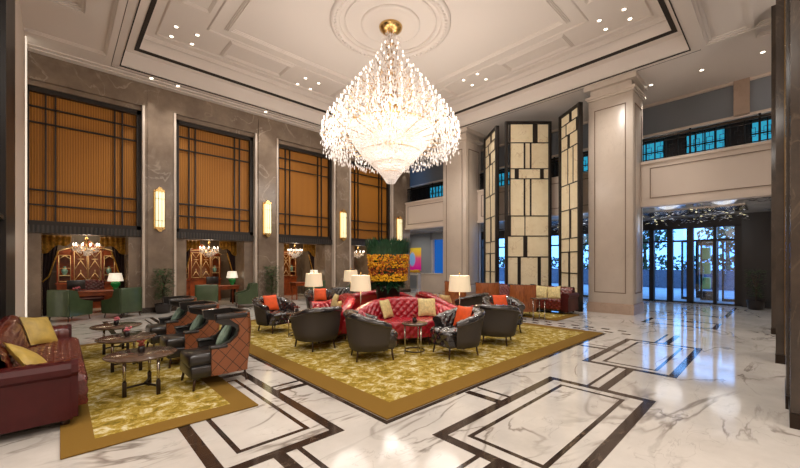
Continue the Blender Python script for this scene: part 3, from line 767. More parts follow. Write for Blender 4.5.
# ------------------------------------------------------------------ wing chairs
def wing_chair(loc, rz, label, cat_mat, group):
    """faces +Y; shell of quilted leather curving round seat, black lining and hooded top wings"""
    t = thing('wing_chair', loc, rz, label, 'wing chair', group)
    W = .32
    # profile of a side in (forward, z): arm low in front, sweeping back, then the hood leans forward
    edge = [(.15, .15), (.15, .48), (.02, .495), (-.10, .53), (-.19, .60), (-.22, .68), (-.20, .75), (-.13, .80), (-.08, .84), (-.07, .90)]
    back = [(-.36, .915), (-.39, .70), (-.40, .45), (-.37, .15)]
    def fl(pts):
        return pts
    for sg in (-1, 1):
        for nm, th0, th1, mat in (('side_panel', W, W+.035, cat_mat), ('side_lining', W-.05, W-.002, M['blackl'])):
            m = MB(); poly = edge+[(-.30, .915), (-.33, .7), (-.34, .45), (-.32, .15)]
            if nm == 'side_lining': poly = [(.15, .3), (.15, .50), (.02, .515), (-.09, .555), (-.165, .615), (-.19, .68), (-.16, .72), (-.08, .75), (.02, .77), (.08, .80), (.10, .905), (-.30, .915), (-.33, .7), (-.32, .3)]
            m.prism(poly, 0, sg*th0, sg*th1); m.build(nm, mat, t)
        m = MB(); m.rbox(min(sg*(W-.06), sg*(W+.045)), max(sg*(W-.06), sg*(W+.045)), -.06, .17, .475, .52, .02); m.build('arm_pad', M['blackl'], t)
    # curved back shell
    rows = []; rin = []
    for k in range(25):
        a = PI+PI*k/24; x = (W+.035)*math.cos(a); y = -.30+.12*math.sin(a)
        rows.append([(x, y-o, z) for o, z in ((-.03, .15), (.01, .40), (.03, .7), (0.01, .90))])
        x2 = (W-.02)*math.cos(a); y2 = -.29+.06*math.sin(a)
        rin.append([(x2, y2, z) for z in (.25, .5, .7, .90)])
    m = MB(); m.grid(rows); m.build('back_shell', cat_mat, t)
    m = MB(); m.grid(rin); m.build('back_lining', M['blackl'], t)
    # black top band closing the shell
    m = MB(); ro = []; 
    pts = [(W+.04, .09)]+[((W+.04)*math.cos(a), -.28+.145*math.sin(a)) for a in [-PI*k/24 for k in range(25)]]+[(-W-.04, .09)]
    pin = [(W-.015, .09)]+[((W-.015)*math.cos(a), -.28+.09*math.sin(a)) for a in [-PI*k/24 for k in range(25)]]+[(-W+.015, .09)]
    for (a, b_), (c_, d_) in zip(pts, pin): ro.append([(a, b_, .84), (a*1.03, b_*1.02, .875), (a, b_, .905), (c_, d_, .905), (c_, d_, .84)])
    m.grid(ro, wrap=True); m.build('top_band', M['blackl'], t)
    m = MB(); m.rbox(-W+.055, W-.055, -.28, .40, .26, .42, .04); m.build('seat_cushion', M['blackl'], t)
    m = MB(); m.rbox(-W, W, -.30, .39, .14, .28, .015); m.build('seat_rail', M['blackl'], t)
    legs(t, ((-.29, .34), (.29, .34), (-.27, -.31), (.27, -.31)), .15, M['legwood'], .024, .015)
    return t
SC = .86
GW = 'rust and black wing chairs facing the long burgundy sofa'
wc = wing_chair((1.475, 5.06, RZ), face(-1, 0), 'rust quilted wing chair nearest the camera in the left row', M['rust'], GW)
wc.scale = (.9, .9, .98)
dup(wc, (1.475, 6.34, RZ), face(-1, 0), 'rust quilted wing chair, middle one of the left row')
dup(wc, (1.475, 7.62, RZ), face(-1, 0), 'rust quilted wing chair, farthest one of the left row')
for y, nm in ((5.06, 'nearest'), (6.34, 'middle'), (7.62, 'farthest')):
    pillow('throw_cushion', (1.57, y-.02, .57), (.45, .5, face(-1, 0)-.35), .34, M['tealf'], 'sage green cushion in the %s rust wing chair' % nm, group='sage cushions in the wing chairs')
wb = wing_chair((9.7, 5.15, RZ), face(.8, .6), 'brown wood-backed wing chair nearest us on the far rug, back turned', M['panelwood'], 'wood-backed wing chairs before the far sofa')
dup(wb, (9.85, 6.4, RZ), face(.8, .6), 'brown wood-backed wing chair in the middle of the far rug, back turned')
dup(wb, (9.8, 7.6, RZ), face(.8, .6), 'brown wood-backed wing chair farthest back, partly behind the right lamp shade')

# ------------------------------------------------------------------ burgundy sofas
def long_sofa(loc, rz, L, D, label, hb=.80):
    """faces +Y, length along X, origin at centre of the base"""
    t = thing('long_sofa', loc, rz, label, 'sofa')
    def bump_grid(rows_fn, nu, nv): pass
    a = .13
    # backrest: tufted inner surface and rolled top
    nx = int((L-.2)/.025); rows = []
    sec = [(-D/2+.02, hb-.12), (-D/2+.0, hb-.05), (-D/2+.04, hb-.01), (-D/2+.10, hb), (-D/2+.16, hb-.02), (-D/2+.20, hb-.07)]
    for k in range(1, 17): u = k/16; sec.append((-D/2+.20+.10*u, hb-.07+(.40-hb+.07)*u))
    for i in range(nx+1):
        x = -(L-.2)/2+(L-.2)*i/nx; row = []; w_ = 0
        for j, (y, z) in enumerate(sec):
            if j: w_ += math.dist(sec[j], sec[j-1])
            q = quilt(x, w_, a, a*.9, .03) if j > 1 else 0
            row.append((x, y+q*(.9 if j > 4 else 0), z+q*(0 if j > 4 else .9)))
        rows.append(row)
    m = MB(); m.grid(rows); m.build('tufted_backrest', M['burg'], t)
    m = MB(); m.rbox(-L/2+.08, L/2-.08, -D/2, -D/2+.19, .10, hb-.08, .03); m.build('back_panel', M['burgsm'], t)
    # seat with rounded tufted front
    seat = tuft_seat(L-.36, D-.26, .14, .43, -D/2+.27, M['burg'], t, a=.13, amp=.022)
    # scroll arms: smooth outer panel, tufted roll
    for sg in (-1, 1):
        xo = sg*(L/2)
        prof = [(0, .08), (0, .47), (-.03, .50), (-.035, .555), (-.005, .60), (.06, .615), (.15, .60), (.18, .57), (.18, .5), (.17, .3), (.17, .08)]
        m = MB(); m.prism([(xo-sg*p, z) for p, z in prof], 1, -D/2+.03, D/2-.09); m.build('arm_panel', M['burgsm'], t)
        rows = []
        for k in range(31):
            y = -D/2+.05+(D-.13)*k/30; row = []; w_ = 0
            for j, (p, z) in enumerate([(.04, .60), (.07, .60), (.10, .60), (.13, .60), (.16, .59), (.18, .57), (.195, .53), (.2, .48), (.2, .42)]):
                q = quilt(y, j*.07, .14, .13, .018); row.append((xo-sg*(p+q*(1 if j > 5 else 0)), y, z+q*(1 if j <= 5 else 0)))
            rows.append(row)
        m = MB(); m.grid(rows); m.build('tufted_arm_roll', M['burg'], t)
        m = MB(); pf = [(-.012, .10), (-.012, .48), (-.045, .52), (-.03, .59), (.04, .625), (.13, .62), (.19, .57), (.2, .50), (.19, .40), (.19, .10)]
        m.prism([(xo-sg*p, z) for p, z in pf], 1, D/2-.10, D/2-.05); m.build('arm_front', M['burgsm'], t)
    m = MB(); m.rbox(-L/2+.04, L/2-.04, -D/2+.04, D/2-.12, .06, .15, .01); m.build('base_rail', M['legwood'], t)
    for x in (-L/2+.12, L/2-.12):
        for y in (-D/2+.08, D/2-.14):
            m = MB(); m.lathe([(.03, 0), (.035, .03), (.028, .07)], 12, (x, y, 0)); m.build('leg', M['legwood'], t)
    return t
long_sofa((-.205, 5.94, .012), face(1, 0), 2.8, .76, 'long burgundy tufted sofa cut by the left edge of the view')
long_sofa((11.12, 5.65, RZ), face(-1, 0), 2.8, .86, 'far burgundy tufted sofa before the folding screens', hb=.76)
pillow('throw_cushion', (-.2, 6.9, .63), (.5, -.15, face(1, 0)-.7), .42, M['goldfab'], 'gold satin cushion at the far end of the left burgundy sofa')
pillow('throw_cushion', (-.2, 4.98, .60), (.9, .5, face(1, 0)+.5), .40, M['goldfab'], 'gold satin cushion peeping over the near arm of the burgundy sofa')
pillow('throw_cushion', (10.98, 4.75, .63), (.4, .15, face(-1, 0)), .4, M['goldfab2'], 'pale gold cushion by the near arm of the far sofa')
pillow('throw_cushion', (10.98, 5.15, .63), (.4, -.1, face(-1, 0)+.2), .4, M['goldfab2'], 'pale gold cushion second from the near arm of far sofa')

# ------------------------------------------------------------------ floor lamps
def floor_lamp(x, y, label, h=1.28, r=.20, z=RZ, hs=.31):
    t = thing('floor_lamp', (x, y, z), 0, label, 'lamp', 'pleated-shade lamps round the sofas')
    m = MB(); m.lathe([(.13, 0), (.13, .015), (.05, .03), (.012, .05)], 24); m.build('base', M['bronze'], t)
    m = MB(); m.tube([(0, 0, .03), (0, 0, h+.03)], .011, 8); m.build('pole', M['steel'], t)
    m = MB(); rows = []
    for k in range(5):
        u = k/4; rr = r*(1-.14*u); rows.append([((rr+.011*(j % 2))*math.cos(2*PI*j/64), (rr+.011*(j % 2))*math.sin(2*PI*j/64), h-hs+hs*u) for j in range(64)])
    m.grid(rows, wrap=True); m.build('lamp_shade', M['shade'], t)
    m = MB(); m.lathe([(.001, h+.03), (.015, h+.04), (.012, h+.06), (.001, h+.08)], 10); m.build('finial', M['gold'], t)
    l = bpy.data.lights.new('lamp_light', 'POINT'); l.energy = 14; l.color = (1, .82, .6); l.shadow_soft_size = .06
    lo = bpy.data.objects.new('lamp_light', l); COL.objects.link(lo); lo.location = (x, y, z+h-.12)
    return t
floor_lamp(4.42, 5.83, 'white pleated-shade lamp between the two visible red sofas', 1.27)
floor_lamp(5.75, 4.36, 'white pleated-shade lamp right of the red sofas', 1.27, .21)
floor_lamp(4.42, 7.68, 'white pleated-shade lamp left of the sofa ring', 1.27, .20)
floor_lamp(6.09, 8.5, 'farthest white pleated-shade lamp, left of the flower planter', 1.30, .20)

# ------------------------------------------------------------------ flower planter in the ring
t = thing('flower_planter', (C0.x, C0.y, RZ), 0, 'tall black planter packed with yellow flowers and a dark green crown', 'planter')
m = MB(); m.lathe([(.30, 0), (.31, .03), (.27, .3), (.25, .7), (.28, .95), (.31, 1.02), (.27, 1.02), (.2, .95)], 36); m.build('vase', M['vase'], t)
def leafquad(mb, p, d, L_, wd, up=0):
    d = Vector(d).normalized(); s = d.cross(Vector((0, 0, 1))).normalized()*wd; p = Vector(p)
    mid = p+d*L_*.5+Vector((0, 0, .02*L_)); tip = p+d*L_
    mb.add([p, mid+s, tip, mid-s, p+s*.2+Vector((0, 0, -.004)), mid+Vector((0, 0, -.006))], [(0, 1, 2), (0, 2, 3), (0, 5, 1), (0, 3, 5), (1, 5, 2), (5, 3, 2)])
def blob(mb, p, r):
    mb.lathe([(.001, -r), (r*.8, -r*.5), (r, 0), (r*.75, r*.55), (.001, r)], 6, p, smooth=True)
m = MB()
for k in range(420):
    a = random.uniform(0, 2*PI); leafquad(m, (.3*math.cos(a), .3*math.sin(a), random.uniform(.95, 1.12)), (math.cos(a), math.sin(a), random.uniform(-.9, .6)), random.uniform(.07, .16), .02)
o = m.build('leaf_collar', M['leafdark'], t); o['kind'] = 'stuff'
def rad(z): return .40+.09*(z-1.1)/.95
def band(z0, z1, mats, n, name):
    mbs = [MB() for _ in mats]
    for k in range(n):
        a = random.uniform(0, 2*PI); z = random.uniform(z0, z1); q = rad(z)+random.uniform(-.03, .02)
        blob(mbs[random.randrange(len(mats))], (q*math.cos(a), q*math.sin(a), z), random.uniform(.013, .026))
    for mb, (mt, nn) in zip(mbs, mats):
        o = mb.build(nn, M[mt], t); o['kind'] = 'stuff'
m = MB(); m.lathe([(.25, 1.0), (.36, 1.12), (.42, 1.75), (.3, 1.85), (.01, 1.85)], 24); m.build('foam_core', M['leafdark'], t)
band(1.12, 1.27, [('yellow', 'yellow_blooms')], 700, '')
band(1.24, 1.44, [('orange', 'amber_blooms'), ('redfl', 'dark_red_blooms')], 560, '')
band(1.42, 1.70, [('orange', 'amber_blooms'), ('yellow', 'yellow_blooms')], 820, '')
m = MB()
for k in range(1100):
    a = random.uniform(0, 2*PI); q = .47*math.sqrt(random.random()) if k % 3 == 0 else random.uniform(.40, .50)
    z = random.uniform(1.66, 1.93); ld = Vector((math.cos(a)*.35, math.sin(a)*.35, 1)); leafquad(m, (q*math.cos(a), q*math.sin(a), z), ld, random.uniform(.12, .2), .014)
o = m.build('green_crown', M['leafdark'], t); o['kind'] = 'stuff'

# ------------------------------------------------------------------ GRAND CHANDELIER
t = thing('crystal_chandelier', (6.53, 7.27, 8.0), 0, 'giant tiered crystal chandelier hanging over the lobby', 'chandelier')
def cr(x, y, z): return (x, y, z)
m = MB(); m.lathe([(.30, .0), (.32, -.06), (.30, -.12), (.2, -.2), (.06, -.26)], 36); m.build('ceiling_canopy', M['gold'], t)
m = MB(); m.tube([(0, 0, -.1), (0, 0, -3.3)], .05, 12)
m.lathe([(.05, -.5), (.16, -.56), (.18, -.62), (.1, -.72), (.08, -1.2), (.18, -1.3), (.2, -1.42), (.09, -1.6), (.09, -2), (.22, -2.15), (.24, -2.35), (.1, -2.6)], 20); m.build('stem', M['gold'], t)
def env(z):    # outer radius at height z below the ceiling (z negative)
    pts = [(-.45, .22), (-.9, .42), (-1.5, .92), (-2.2, 1.45), (-2.55, 1.7), (-2.85, 1.84), (-3.2, 1.82), (-3.5, 1.76)]
    if z >= pts[0][0]: return .2
    for (a, b_), (c_, d_) in zip(pts, pts[1:]):
        if z >= c_: u = (z-a)/(c_-a); return b_+(d_-b_)*u
    return pts[-1][1]
tiers = [(-.62, .24, 8), (-.85, .36, 10), (-1.08, .50, 12), (-1.3, .68, 16), (-1.52, .86, 20), (-1.75, 1.04, 24), (-1.98, 1.22, 28), (-2.2, 1.38, 32), (-2.42, 1.54, 36), (-2.64, 1.70, 40), (-2.86, 1.82, 44), (-3.08, 1.84, 44)]
arms = MB(); bulbs = []
for (z, r, n) in tiers:
    for k in range(n):
        a = 2*PI*k/n+z*7.3; ca, sa = math.cos(a), math.sin(a)
        if n <= 24 or k % 2 == 0:
            arms.tube([(.08*ca, .08*sa, z-.1), (r*.5*ca, r*.5*sa, z-.16), (r*.9*ca, r*.9*sa, z-.12), (r*ca, r*sa, z-.02)], .008, 5)
        bulbs.append((r*ca, r*sa, z))
arms.build('branch_frame', M['gold'], t)
bulbs.sort(key=lambda b_: b_[0]*.687+b_[1]*.7266-b_[2]*.3)
def flame(mb, p):
    mb.lathe([(.009, 0), (.009, .03), (.015, .045), (.011, .065), (.001, .085)], 6, p); mb.lathe([(.012, -.02), (.034, -.008), (.03, .004), (.005, .004)], 7, p, mi=1)
b0 = MB(); flame(b0, (0, 0, 0)); bo = b0.build('candle_bulb', [M['bulb'], M['crystal']], t); bo.location = bulbs[0]
for p in bulbs[1:100]:
    c_ = bo.copy(); c_.location = p; COL.objects.link(c_)
rest = MB()
for p in bulbs[100:]: flame(rest, p)
o = rest.build('remaining_bulbs', [M['bulb'], M['crystal']], t); o['kind'] = 'stuff'
def drop(mb, p, L_, wd):
    x, y, z = p; a = random.uniform(0, PI/2); c_, s_ = wd*math.cos(a), wd*math.sin(a)
    mb.add([(x, y, z), (x+c_, y+s_, z-L_*.6), (x-s_, y+c_, z-L_*.6), (x-c_, y-s_, z-L_*.6), (x+s_, y-c_, z-L_*.6), (x, y, z-L_)],
           [(0, 1, 2), (0, 2, 3), (0, 3, 4), (0, 4, 1), (5, 2, 1), (5, 3, 2), (5, 4, 3), (5, 1, 4)])
d = MB()
for (z, r, n) in tiers:                      # drops under each cup and strings between
    nn = int(2*PI*r/.05)
    for k in range(nn):
        a = 2*PI*k/nn+random.uniform(-.02, .02)
        for q in range(2): rr = r*random.uniform(.80, 1.03); drop(d, (rr*math.cos(a), rr*math.sin(a), z-random.uniform(.0, .14)), random.uniform(.05, .10), .012)
for k in range(500):
    z = -.25-.5*random.random(); r = random.uniform(.05, .26); a = random.uniform(0, 2*PI); drop(d, (r*math.cos(a), r*math.sin(a), z), .08, .012)
for k in range(6500):                         # filling of the cone
    z = -.5-2.7*(random.random()**.65); r = env(z)*random.uniform(.35, .98); a = random.uniform(0, 2*PI)
    drop(d, (r*math.cos(a), r*math.sin(a), z), random.uniform(.05, .11), .013)
for k in range(700):                          # fringe of long drops on the outer rim
    a = random.uniform(0, 2*PI); r = random.uniform(1.45, 1.84); z = -3.1-random.random()*.42*(r/1.8)
    drop(d, (r*math.cos(a), r*math.sin(a), z), random.uniform(.07, .13), .016)
for k in range(260):
    a = random.uniform(0, 2*PI); r = random.uniform(1.2, 1.6); z = -3.45-random.random()*.35*(1.9-r)
    drop(d, (r*math.cos(a), r*math.sin(a), z), random.uniform(.09, .14), .018)
o = d.build('crystal_drops', M['crystal'], t); o['kind'] = 'stuff'
d = MB(); bprof = [(1.14, -2.85), (1.12, -3.0), (1.02, -3.2), (.90, -3.36), (.78, -3.52), (.62, -3.68), (.50, -3.8), (.34, -3.95), (.26, -4.05), (.2, -4.12), (.12, -4.26), (.02, -4.3)]
for (r0, z0), (r1, z1) in zip(bprof, bprof[1:]):
    L_ = math.hypot(r1-r0, z1-z0); rowsn = max(2, int(L_/.038))
    for i in range(rowsn):
        u = i/rowsn; r = r0+(r1-r0)*u; z = z0+(z1-z0)*u; nn = max(5, int(2*PI*r/.034))
        for k in range(nn):
            a = 2*PI*(k+.5*(i % 2))/nn; drop(d, (r*math.cos(a), r*math.sin(a), z+.02), .06, .015)
for k in range(1800):
    u = random.random(); i = random.randrange(len(bprof)-2); r = bprof[i][0]*random.uniform(.6, .95); a = random.uniform(0, 2*PI)
    drop(d, (r*math.cos(a), r*math.sin(a), bprof[i][1]+.05), .07, .014)
o = d.build('crystal_basket', M['crystal'], t); o['kind'] = 'stuff'
for (r, z) in ((1.15, -2.83), (.80, -3.5), (.5, -3.79), (.27, -4.03)):
    m = MB(); m.lathe([(r, 0), (r+.015, .015), (r, .03), (r-.015, .015), (r, 0)], 60, (0, 0, z), cap=False); m.build('gold_ring', M['gold'], t)

# ------------------------------------------------------------------ FOLDING SCREENS with onyx panels
def screen(p0, p1, rows, label, H=6.6):
    v = Vector((p1[0]-p0[0], p1[1]-p0[1])); W = v.length; ang = math.atan2(v.y, v.x)
    t = thing('tall_screen', ((p0[0]+p1[0])/2, (p0[1]+p1[1])/2, 0), ang, label, 'screen', 'tall screens of onyx panels')
    m = MB(); h = W/2
    m.rbox(-h, -h+.09, -.07, .07, 0, H, .008); m.rbox(h-.09, h, -.07, .07, 0, H, .008); m.box(-h, h, -.06, .06, H-.08, H); m.box(-h, h, -.06, .06, 0, .3)
    m.build('frame', M['darkmetal'], t)
    zc = .3; mt = MB(); w0 = W-.18
    for (hh, cuts) in rows:
        z1 = min(H-.08, zc+hh); mt.box(-h+.09, h-.09, -.03, .03, z1-.02, z1+.015)
        xs = [0]+[c_[0] for c_ in cuts]+[1]; kinds = [c_[1] for c_ in cuts]+['p']
        x = 0
        for (e_, kd) in cuts:
            a, b_ = -h+.09+x*w0, -h+.09+e_*w0
            if kd == 'p':
                q = MB(); q.box(a+.012, b_-.012, -.015, .015, zc+.015, z1-.02); q.build('onyx_panel', M['onyx'], t)
            elif kd == 'd':
                mt.box(a, b_, -.02, .02, zc, z1)
            mt.box(b_-.014, b_+.014, -.03, .03, zc, z1)
            x = e_
        zc = z1
    mt.build('lattice', M['darkmetal'], t)
R2 = [(1.45, [(.25, 'p'), (.31, 'd'), (.74, 'p'), (.8, 'd'), (1, 'p')]), (.75, [(.39, 'p'), (.47, 'd'), (1, 'p')]), (.72, [(.07, 'd'), (.42, 'p'), (1, 'p')]),
      (1.33, [(.06, 'g'), (.40, 'p'), (.42, 'd'), (.55, 'p'), (.57, 'd'), (1, 'p')]), (.36, [(.06, 'g'), (.18, 'p'), (.26, 'd'), (.80, 'p'), (.87, 'd'), (1, 'p')]),
      (.93, [(.06, 'g'), (.40, 'p'), (.42, 'd'), (.55, 'p'), (.57, 'd'), (1, 'p')]), (.80, [(.06, 'g'), (.62, 'p'), (.72, 'd'), (1, 'p')])]
RS = [(.9, [(.45, 'p'), (.52, 'd'), (1, 'p')]), (.7, [(.45, 'p'), (.52, 'd'), (1, 'p')]), (.45, [(.5, 'p'), (1, 'p')]), (.95, [(.5, 'p'), (.58, 'd'), (1, 'p')]),
      (.85, [(.5, 'p'), (1, 'p')]), (1.2, [(.4, 'p'), (.7, 'p'), (1, 'p')]), (.45, [(.4, 'p'), (.5, 'd'), (1, 'p')]), (.4, [(.3, 'p'), (.88, 'p'), (1, 'd')]), (.75, [(.5, 'p'), (.6, 'd'), (1, 'p')])]
screen((11.6, 6.78), (12.8, 5.65), R2, 'middle onyx screen facing us, widest of the three')
screen((12.66, 8.3), (11.72, 7.16), RS, 'narrow slanting onyx screen at the left of the three')
screen((12.64, 5.25), (11.9, 4.3), RS, 'slanting onyx screen at the right, beside the cream column')

# ------------------------------------------------------------------ wall sconces
sc0 = None
for k in range(4):
    x = 2.26+PIT*k
    lab = ['nearest', 'second', 'third', 'farthest'][k]
    lab = 'tall lit glass wall sconce on the %s stone pier of the left wall' % lab
    if sc0 is None:
        t = sc0 = thing('wall_sconce', (x, 13.37, 2.55), 0, lab, 'sconce', 'lit sconces on the piers')
        m = MB(); m.box(-.15, .15, -.03, 0, .05, 1.26); m.box(-.11, .11, -.16, 0, .03, .10); m.box(-.11, .11, -.16, 0, 1.2, 1.27)
        m.prism([(-.08, .03), (.08, .03), (.03, -.04), (-.03, -.04)], 1, -.13, -.02); m.prism([(-.08, 1.27), (.08, 1.27), (.03, 1.34), (-.03, 1.34)], 1, -.13, -.02)
        m.build('bracket', M['gold'], t)
        m = MB(); m.rbox(-.12, .12, -.15, -.03, .10, 1.2, .03); m.build('glass_tube', M['sconce'], t)
        m = MB()
        for xx in (-.125, -.045, .045, .125): m.box(xx-.006, xx+.006, -.162, -.15, .1, 1.2)
        for zz in (.3, .98): m.box(-.13, .13, -.162, -.15, zz-.006, zz+.006)
        m.build('grille', M['bronze'], t)
    else: dup(sc0, (x, 13.37, 2.55), 0, lab)

# ------------------------------------------------------------------ potted plants
def ficus(x, y, label, h=1.38, z=0, seed=1, n=900, spread=.24):
    rnd = random.Random(seed)
    t = thing('potted_ficus', (x, y, z), 0, label, 'plant')
    m = MB(); m.lathe([(.15, 0), (.19, .02), (.22, .27), (.23, .30), (.2, .30), (.19, .26), (.01, .25)], 20); m.build('pot', M['terrab'], t)
    m = MB(); 
    for k in range(4): m.tube([(0, 0, .2), (rnd.uniform(-.04, .04), rnd.uniform(-.04, .04), h*.45), (rnd.uniform(-.14, .14), rnd.uniform(-.14, .14), h*.85)], .012, 6)
    m.build('stem', M['trunkm'], t)
    m = MB()
    for k in range(n):
        u = rnd.random(); zz = .42+(h-.42)*u; rr = spread*math.sqrt(rnd.random())*(1 if u > .4 else .75); a = rnd.uniform(0, 2*PI)
        leafquad(m, (rr*math.cos(a), rr*math.sin(a), zz), (math.cos(a), math.sin(a), rnd.uniform(-.6, .5)), rnd.uniform(.06, .11), .022)
    o = m.build('foliage', M['leaf'], t); o['kind'] = 'stuff'
    return t
ficus(2.3, 12.98, 'leafy potted ficus before the nearest stone pier', 1.36, seed=1, spread=.26)
ficus(5.72, 12.98, 'leafy potted ficus before the second stone pier', 1.42, seed=2, spread=.26)
ficus(16.6, .55, 'dark palm pot against the black wall beside the entrance doors', 1.35, seed=3, n=260)
ficus(11.55, 3.85, 'small pot of dark foliage between the far sofa and the column', .55, seed=4, n=160, spread=.12) if False else None
# ------------------------------------------------------------------ alcove furnishings
def vase(parent, x, y, z, s=1.0, name='vase'): pass
def cabinet(x, y, label):
    t = thing('display_cabinet', (x, y, 0), 0, label, 'cabinet', 'mahogany display cabinets in the alcoves')
    m = MB()
    m.box(-.38, .38, -.22, .22, .0, .85); m.box(-.38, .38, -.2, .22, .85, 2.02); m.box(-.76, -.38, -.16, .22, 0, .85); m.box(.38, .76, -.16, .22, 0, .85)
    m.box(-.76, -.38, .16, .22, .85, 1.85); m.box(.38, .76, .16, .22, .85, 1.85)
    for sg in (-1, 1):
        m.box(min(sg*.38, sg*.43), max(sg*.38, sg*.43), -.14, .2, .85, 1.85); m.box(min(sg*.71, sg*.76), max(sg*.71, sg*.76), -.14, .2, .85, 1.85)
        m.box(min(sg*.38, sg*.76), max(sg*.38, sg*.76), -.14, .2, 1.80, 1.87)
    m.box(-.8, .8, -.22, .24, .83, .88)
    m.build('body', M['cabwood'], t)
    m = MB(); m.prism([(-.44, 2.02), (.44, 2.02), (.42, 2.08), (.18, 2.14), (.06, 2.28), (-.06, 2.28), (-.18, 2.14), (-.42, 2.08)], 1, -.22, .2)
    for sg in (-1, 1): m.prism([(sg*.36, 1.87), (sg*.78, 1.87), (sg*.76, 1.92), (sg*.6, 1.95), (sg*.45, 2.03)], 1, -.17, .2)
    m.build('cornice', M['cabwood'], t)
    for sg in (-1, 1):                        # central doors
        m = MB(); a, b_ = sorted((sg*.02, sg*.34)); m.box(a, b_, -.23, -.205, .93, 1.96); dd = m.build('door', M['glassd'], t)
        m = MB(); c_ = (a+b_)/2
        for (p, q) in (((a, 1.3), (c_, 1.62)), ((c_, 1.62), (b_, 1.3)), ((a, 1.96), (c_, 1.72)), ((c_, 1.72), (b_, 1.96)), ((a, .95), (c_, 1.2)), ((c_, 1.2), (b_, .95)), ((a, .95), (a, 1.94)), ((b_, .95), (b_, 1.94)), ((a, .95), (b_, .95)), ((a, 1.94), (b_, 1.94)), ((c_, 1.2), (c_, 1.3))):
            m.tube([(p[0], -.235, p[1]), (q[0], -.235, q[1])], .009, 5)
        m.lathe([(.08, 0), (.085, .01), (.08, .02)], 14, (c_, -.235, 1.65), cap=False); m.build('tracery', M['giltpaint'], dd)
        a, b_ = sorted((sg*.43, sg*.71))
        m = MB()
        for (p, q) in (((a, .93), (b_, .93)), ((a, 1.36), (b_, 1.36)), ((a, 1.78), (b_, 1.78)), ((a, .93), (a, 1.78)), ((b_, .93), (b_, 1.78)), ((a, 1.66), ((a+b_)/2, 1.78)), ((b_, 1.66), ((a+b_)/2, 1.78))):
            m.tube([(p[0], -.145, p[1]), (q[0], -.145, q[1])], .010, 5)
        m.box(a, b_, -.12, .16, 1.11, 1.13); m.build('side_shelf', M['giltpaint'], t)
    m = MB()
    for (p, q) in (((-.44, 2.04), (-.18, 2.13)), ((-.18, 2.13), (-.06, 2.27)), ((.44, 2.04), (.18, 2.13)), ((.18, 2.13), (.06, 2.27)), ((-.78, 1.88), (-.45, 2.02)), ((.78, 1.88), (.45, 2.02)), ((-.44, 2.02), (.44, 2.02))):
        m.tube([(p[0], -.225, p[1]), ((p[0]+q[0])/2, -.235, (p[1]+q[1])/2+.02), (q[0], -.225, q[1])], .014, 6)
    m.build('gilt_scrolls', M['giltpaint'], t)
    return t
def jar(x, y, z, label, grp):
    m = MB(); m.lathe([(.035, 0), (.04, .01), (.08, .09), (.085, .15), (.05, .2), (.028, .22), (.03, .26), (.042, .28)], 16); o = m.build('porcelain_jar', M['porcelain'], None, (x, y, z)); return tag(o, label, 'vase', grp)
def wingback(loc, rz, label):
    t = thing('green_armchair', loc, rz, label, 'armchair', 'green leather armchairs at the alcove desks')
    m = MB()
    m.rbox(-.36, .36, -.38, -.26, .14, .88, .04); m.build('backrest', M['green'], t)
    for sg in (-1, 1):
        m = MB(); a, b_ = sorted((sg*.28, sg*.38)); m.prism([(-.34, .14), (.34, .14), (.36, .52), (.12, .56), (-.05, .62), (-.12, .84), (-.34, .88)], 0, a, b_); m.build('side_panel', M['green'], t)
    m = MB(); m.rbox(-.28, .28, -.3, .36, .16, .44, .05); m.build('seat_cushion', M['green'], t)
    legs(t, ((-.3, .3), (.3, .3), (-.3, -.32), (.3, -.32)), .15, M['legwood'], .024, .016)
    return t
def desk(x, y, label):
    t = thing('writing_desk', (x, y, 0), 0, label, 'desk', 'mahogany desks in the alcoves')
    m = MB(); m.rbox(-.62, .62, -.3, .3, .68, .72, .012); m.build('desk_top', M['cabwood'], t)
    m = MB(); m.box(-.58, .58, -.26, .26, .58, .68); m.build('apron', M['cabwood'], t)
    for sg in (-1, 1):
        for s2 in (-1, 1):
            m = MB(); m.lathe([(.02, 0), (.03, .05), (.02, .1), (.035, .4), (.03, .58)], 10, (sg*.52, s2*.21, 0)); m.build('leg', M['cabwood'], t)
def banker_lamp(x, y, z, label):
    t = thing('desk_lamp', (x, y, z), 0, label, 'lamp', 'green-based lamps on the alcove desks')
    m = MB(); m.lathe([(.07, 0), (.075, .02), (.05, .04), (.11, .12), (.13, .18), (.1, .24), (.03, .27), (.02, .32)], 24); m.build('base', M['grglass'], t)
    m = MB(); m.lathe([(.2, .26), (.15, .5)], 32, cap=False); m.build('lamp_shade', M['shadeg'], t)
def valance(x, y, label):
    t = thing('curtains', (x, y, 0), 0, label, 'curtains', 'gilt and velvet curtains of the alcoves')
    for sg in (-1, 1):
        m = MB(); rows = []
        for k in range(25):
            u = k/24; xx = sg*(.92-.34*u); rows.append([(xx+sg*.0, .05+.03*math.sin(u*22), 2.3), (xx+sg*.10*u, .05+.03*math.sin(u*22), 1.6), (sg*(.93-.12*u), .05+.02*math.sin(u*22), .95), (sg*(.93-.2*u), .05+.02*math.sin(u*22), .02)])
        m.grid(rows); m.build('drape', M['velvet'], t, solid=.01)
        m = MB(); rows = []
        for k in range(25):
            u = k/24; xx = sg*(.95-.62*u); dz = .52-.34*u+.06*math.sin(u*PI*3); rows.append([(xx, .0+.025*math.sin(u*30), 2.34), (xx, -.02+.03*math.sin(u*30), 2.34-dz*.5), (xx, .0+.02*math.sin(u*30), 2.34-dz)])
        m.grid(rows); m.build('valance', M['gilt'], t, solid=.01)
        m = MB(); m.tube([(sg*.93, -.03, 1.0), (sg*.80, -.03, 1.15), (sg*.70, -.02, 1.55), (sg*.60, -.02, 1.9)], .02, 6); m.build('gilt_trim', M['gilt'], t)
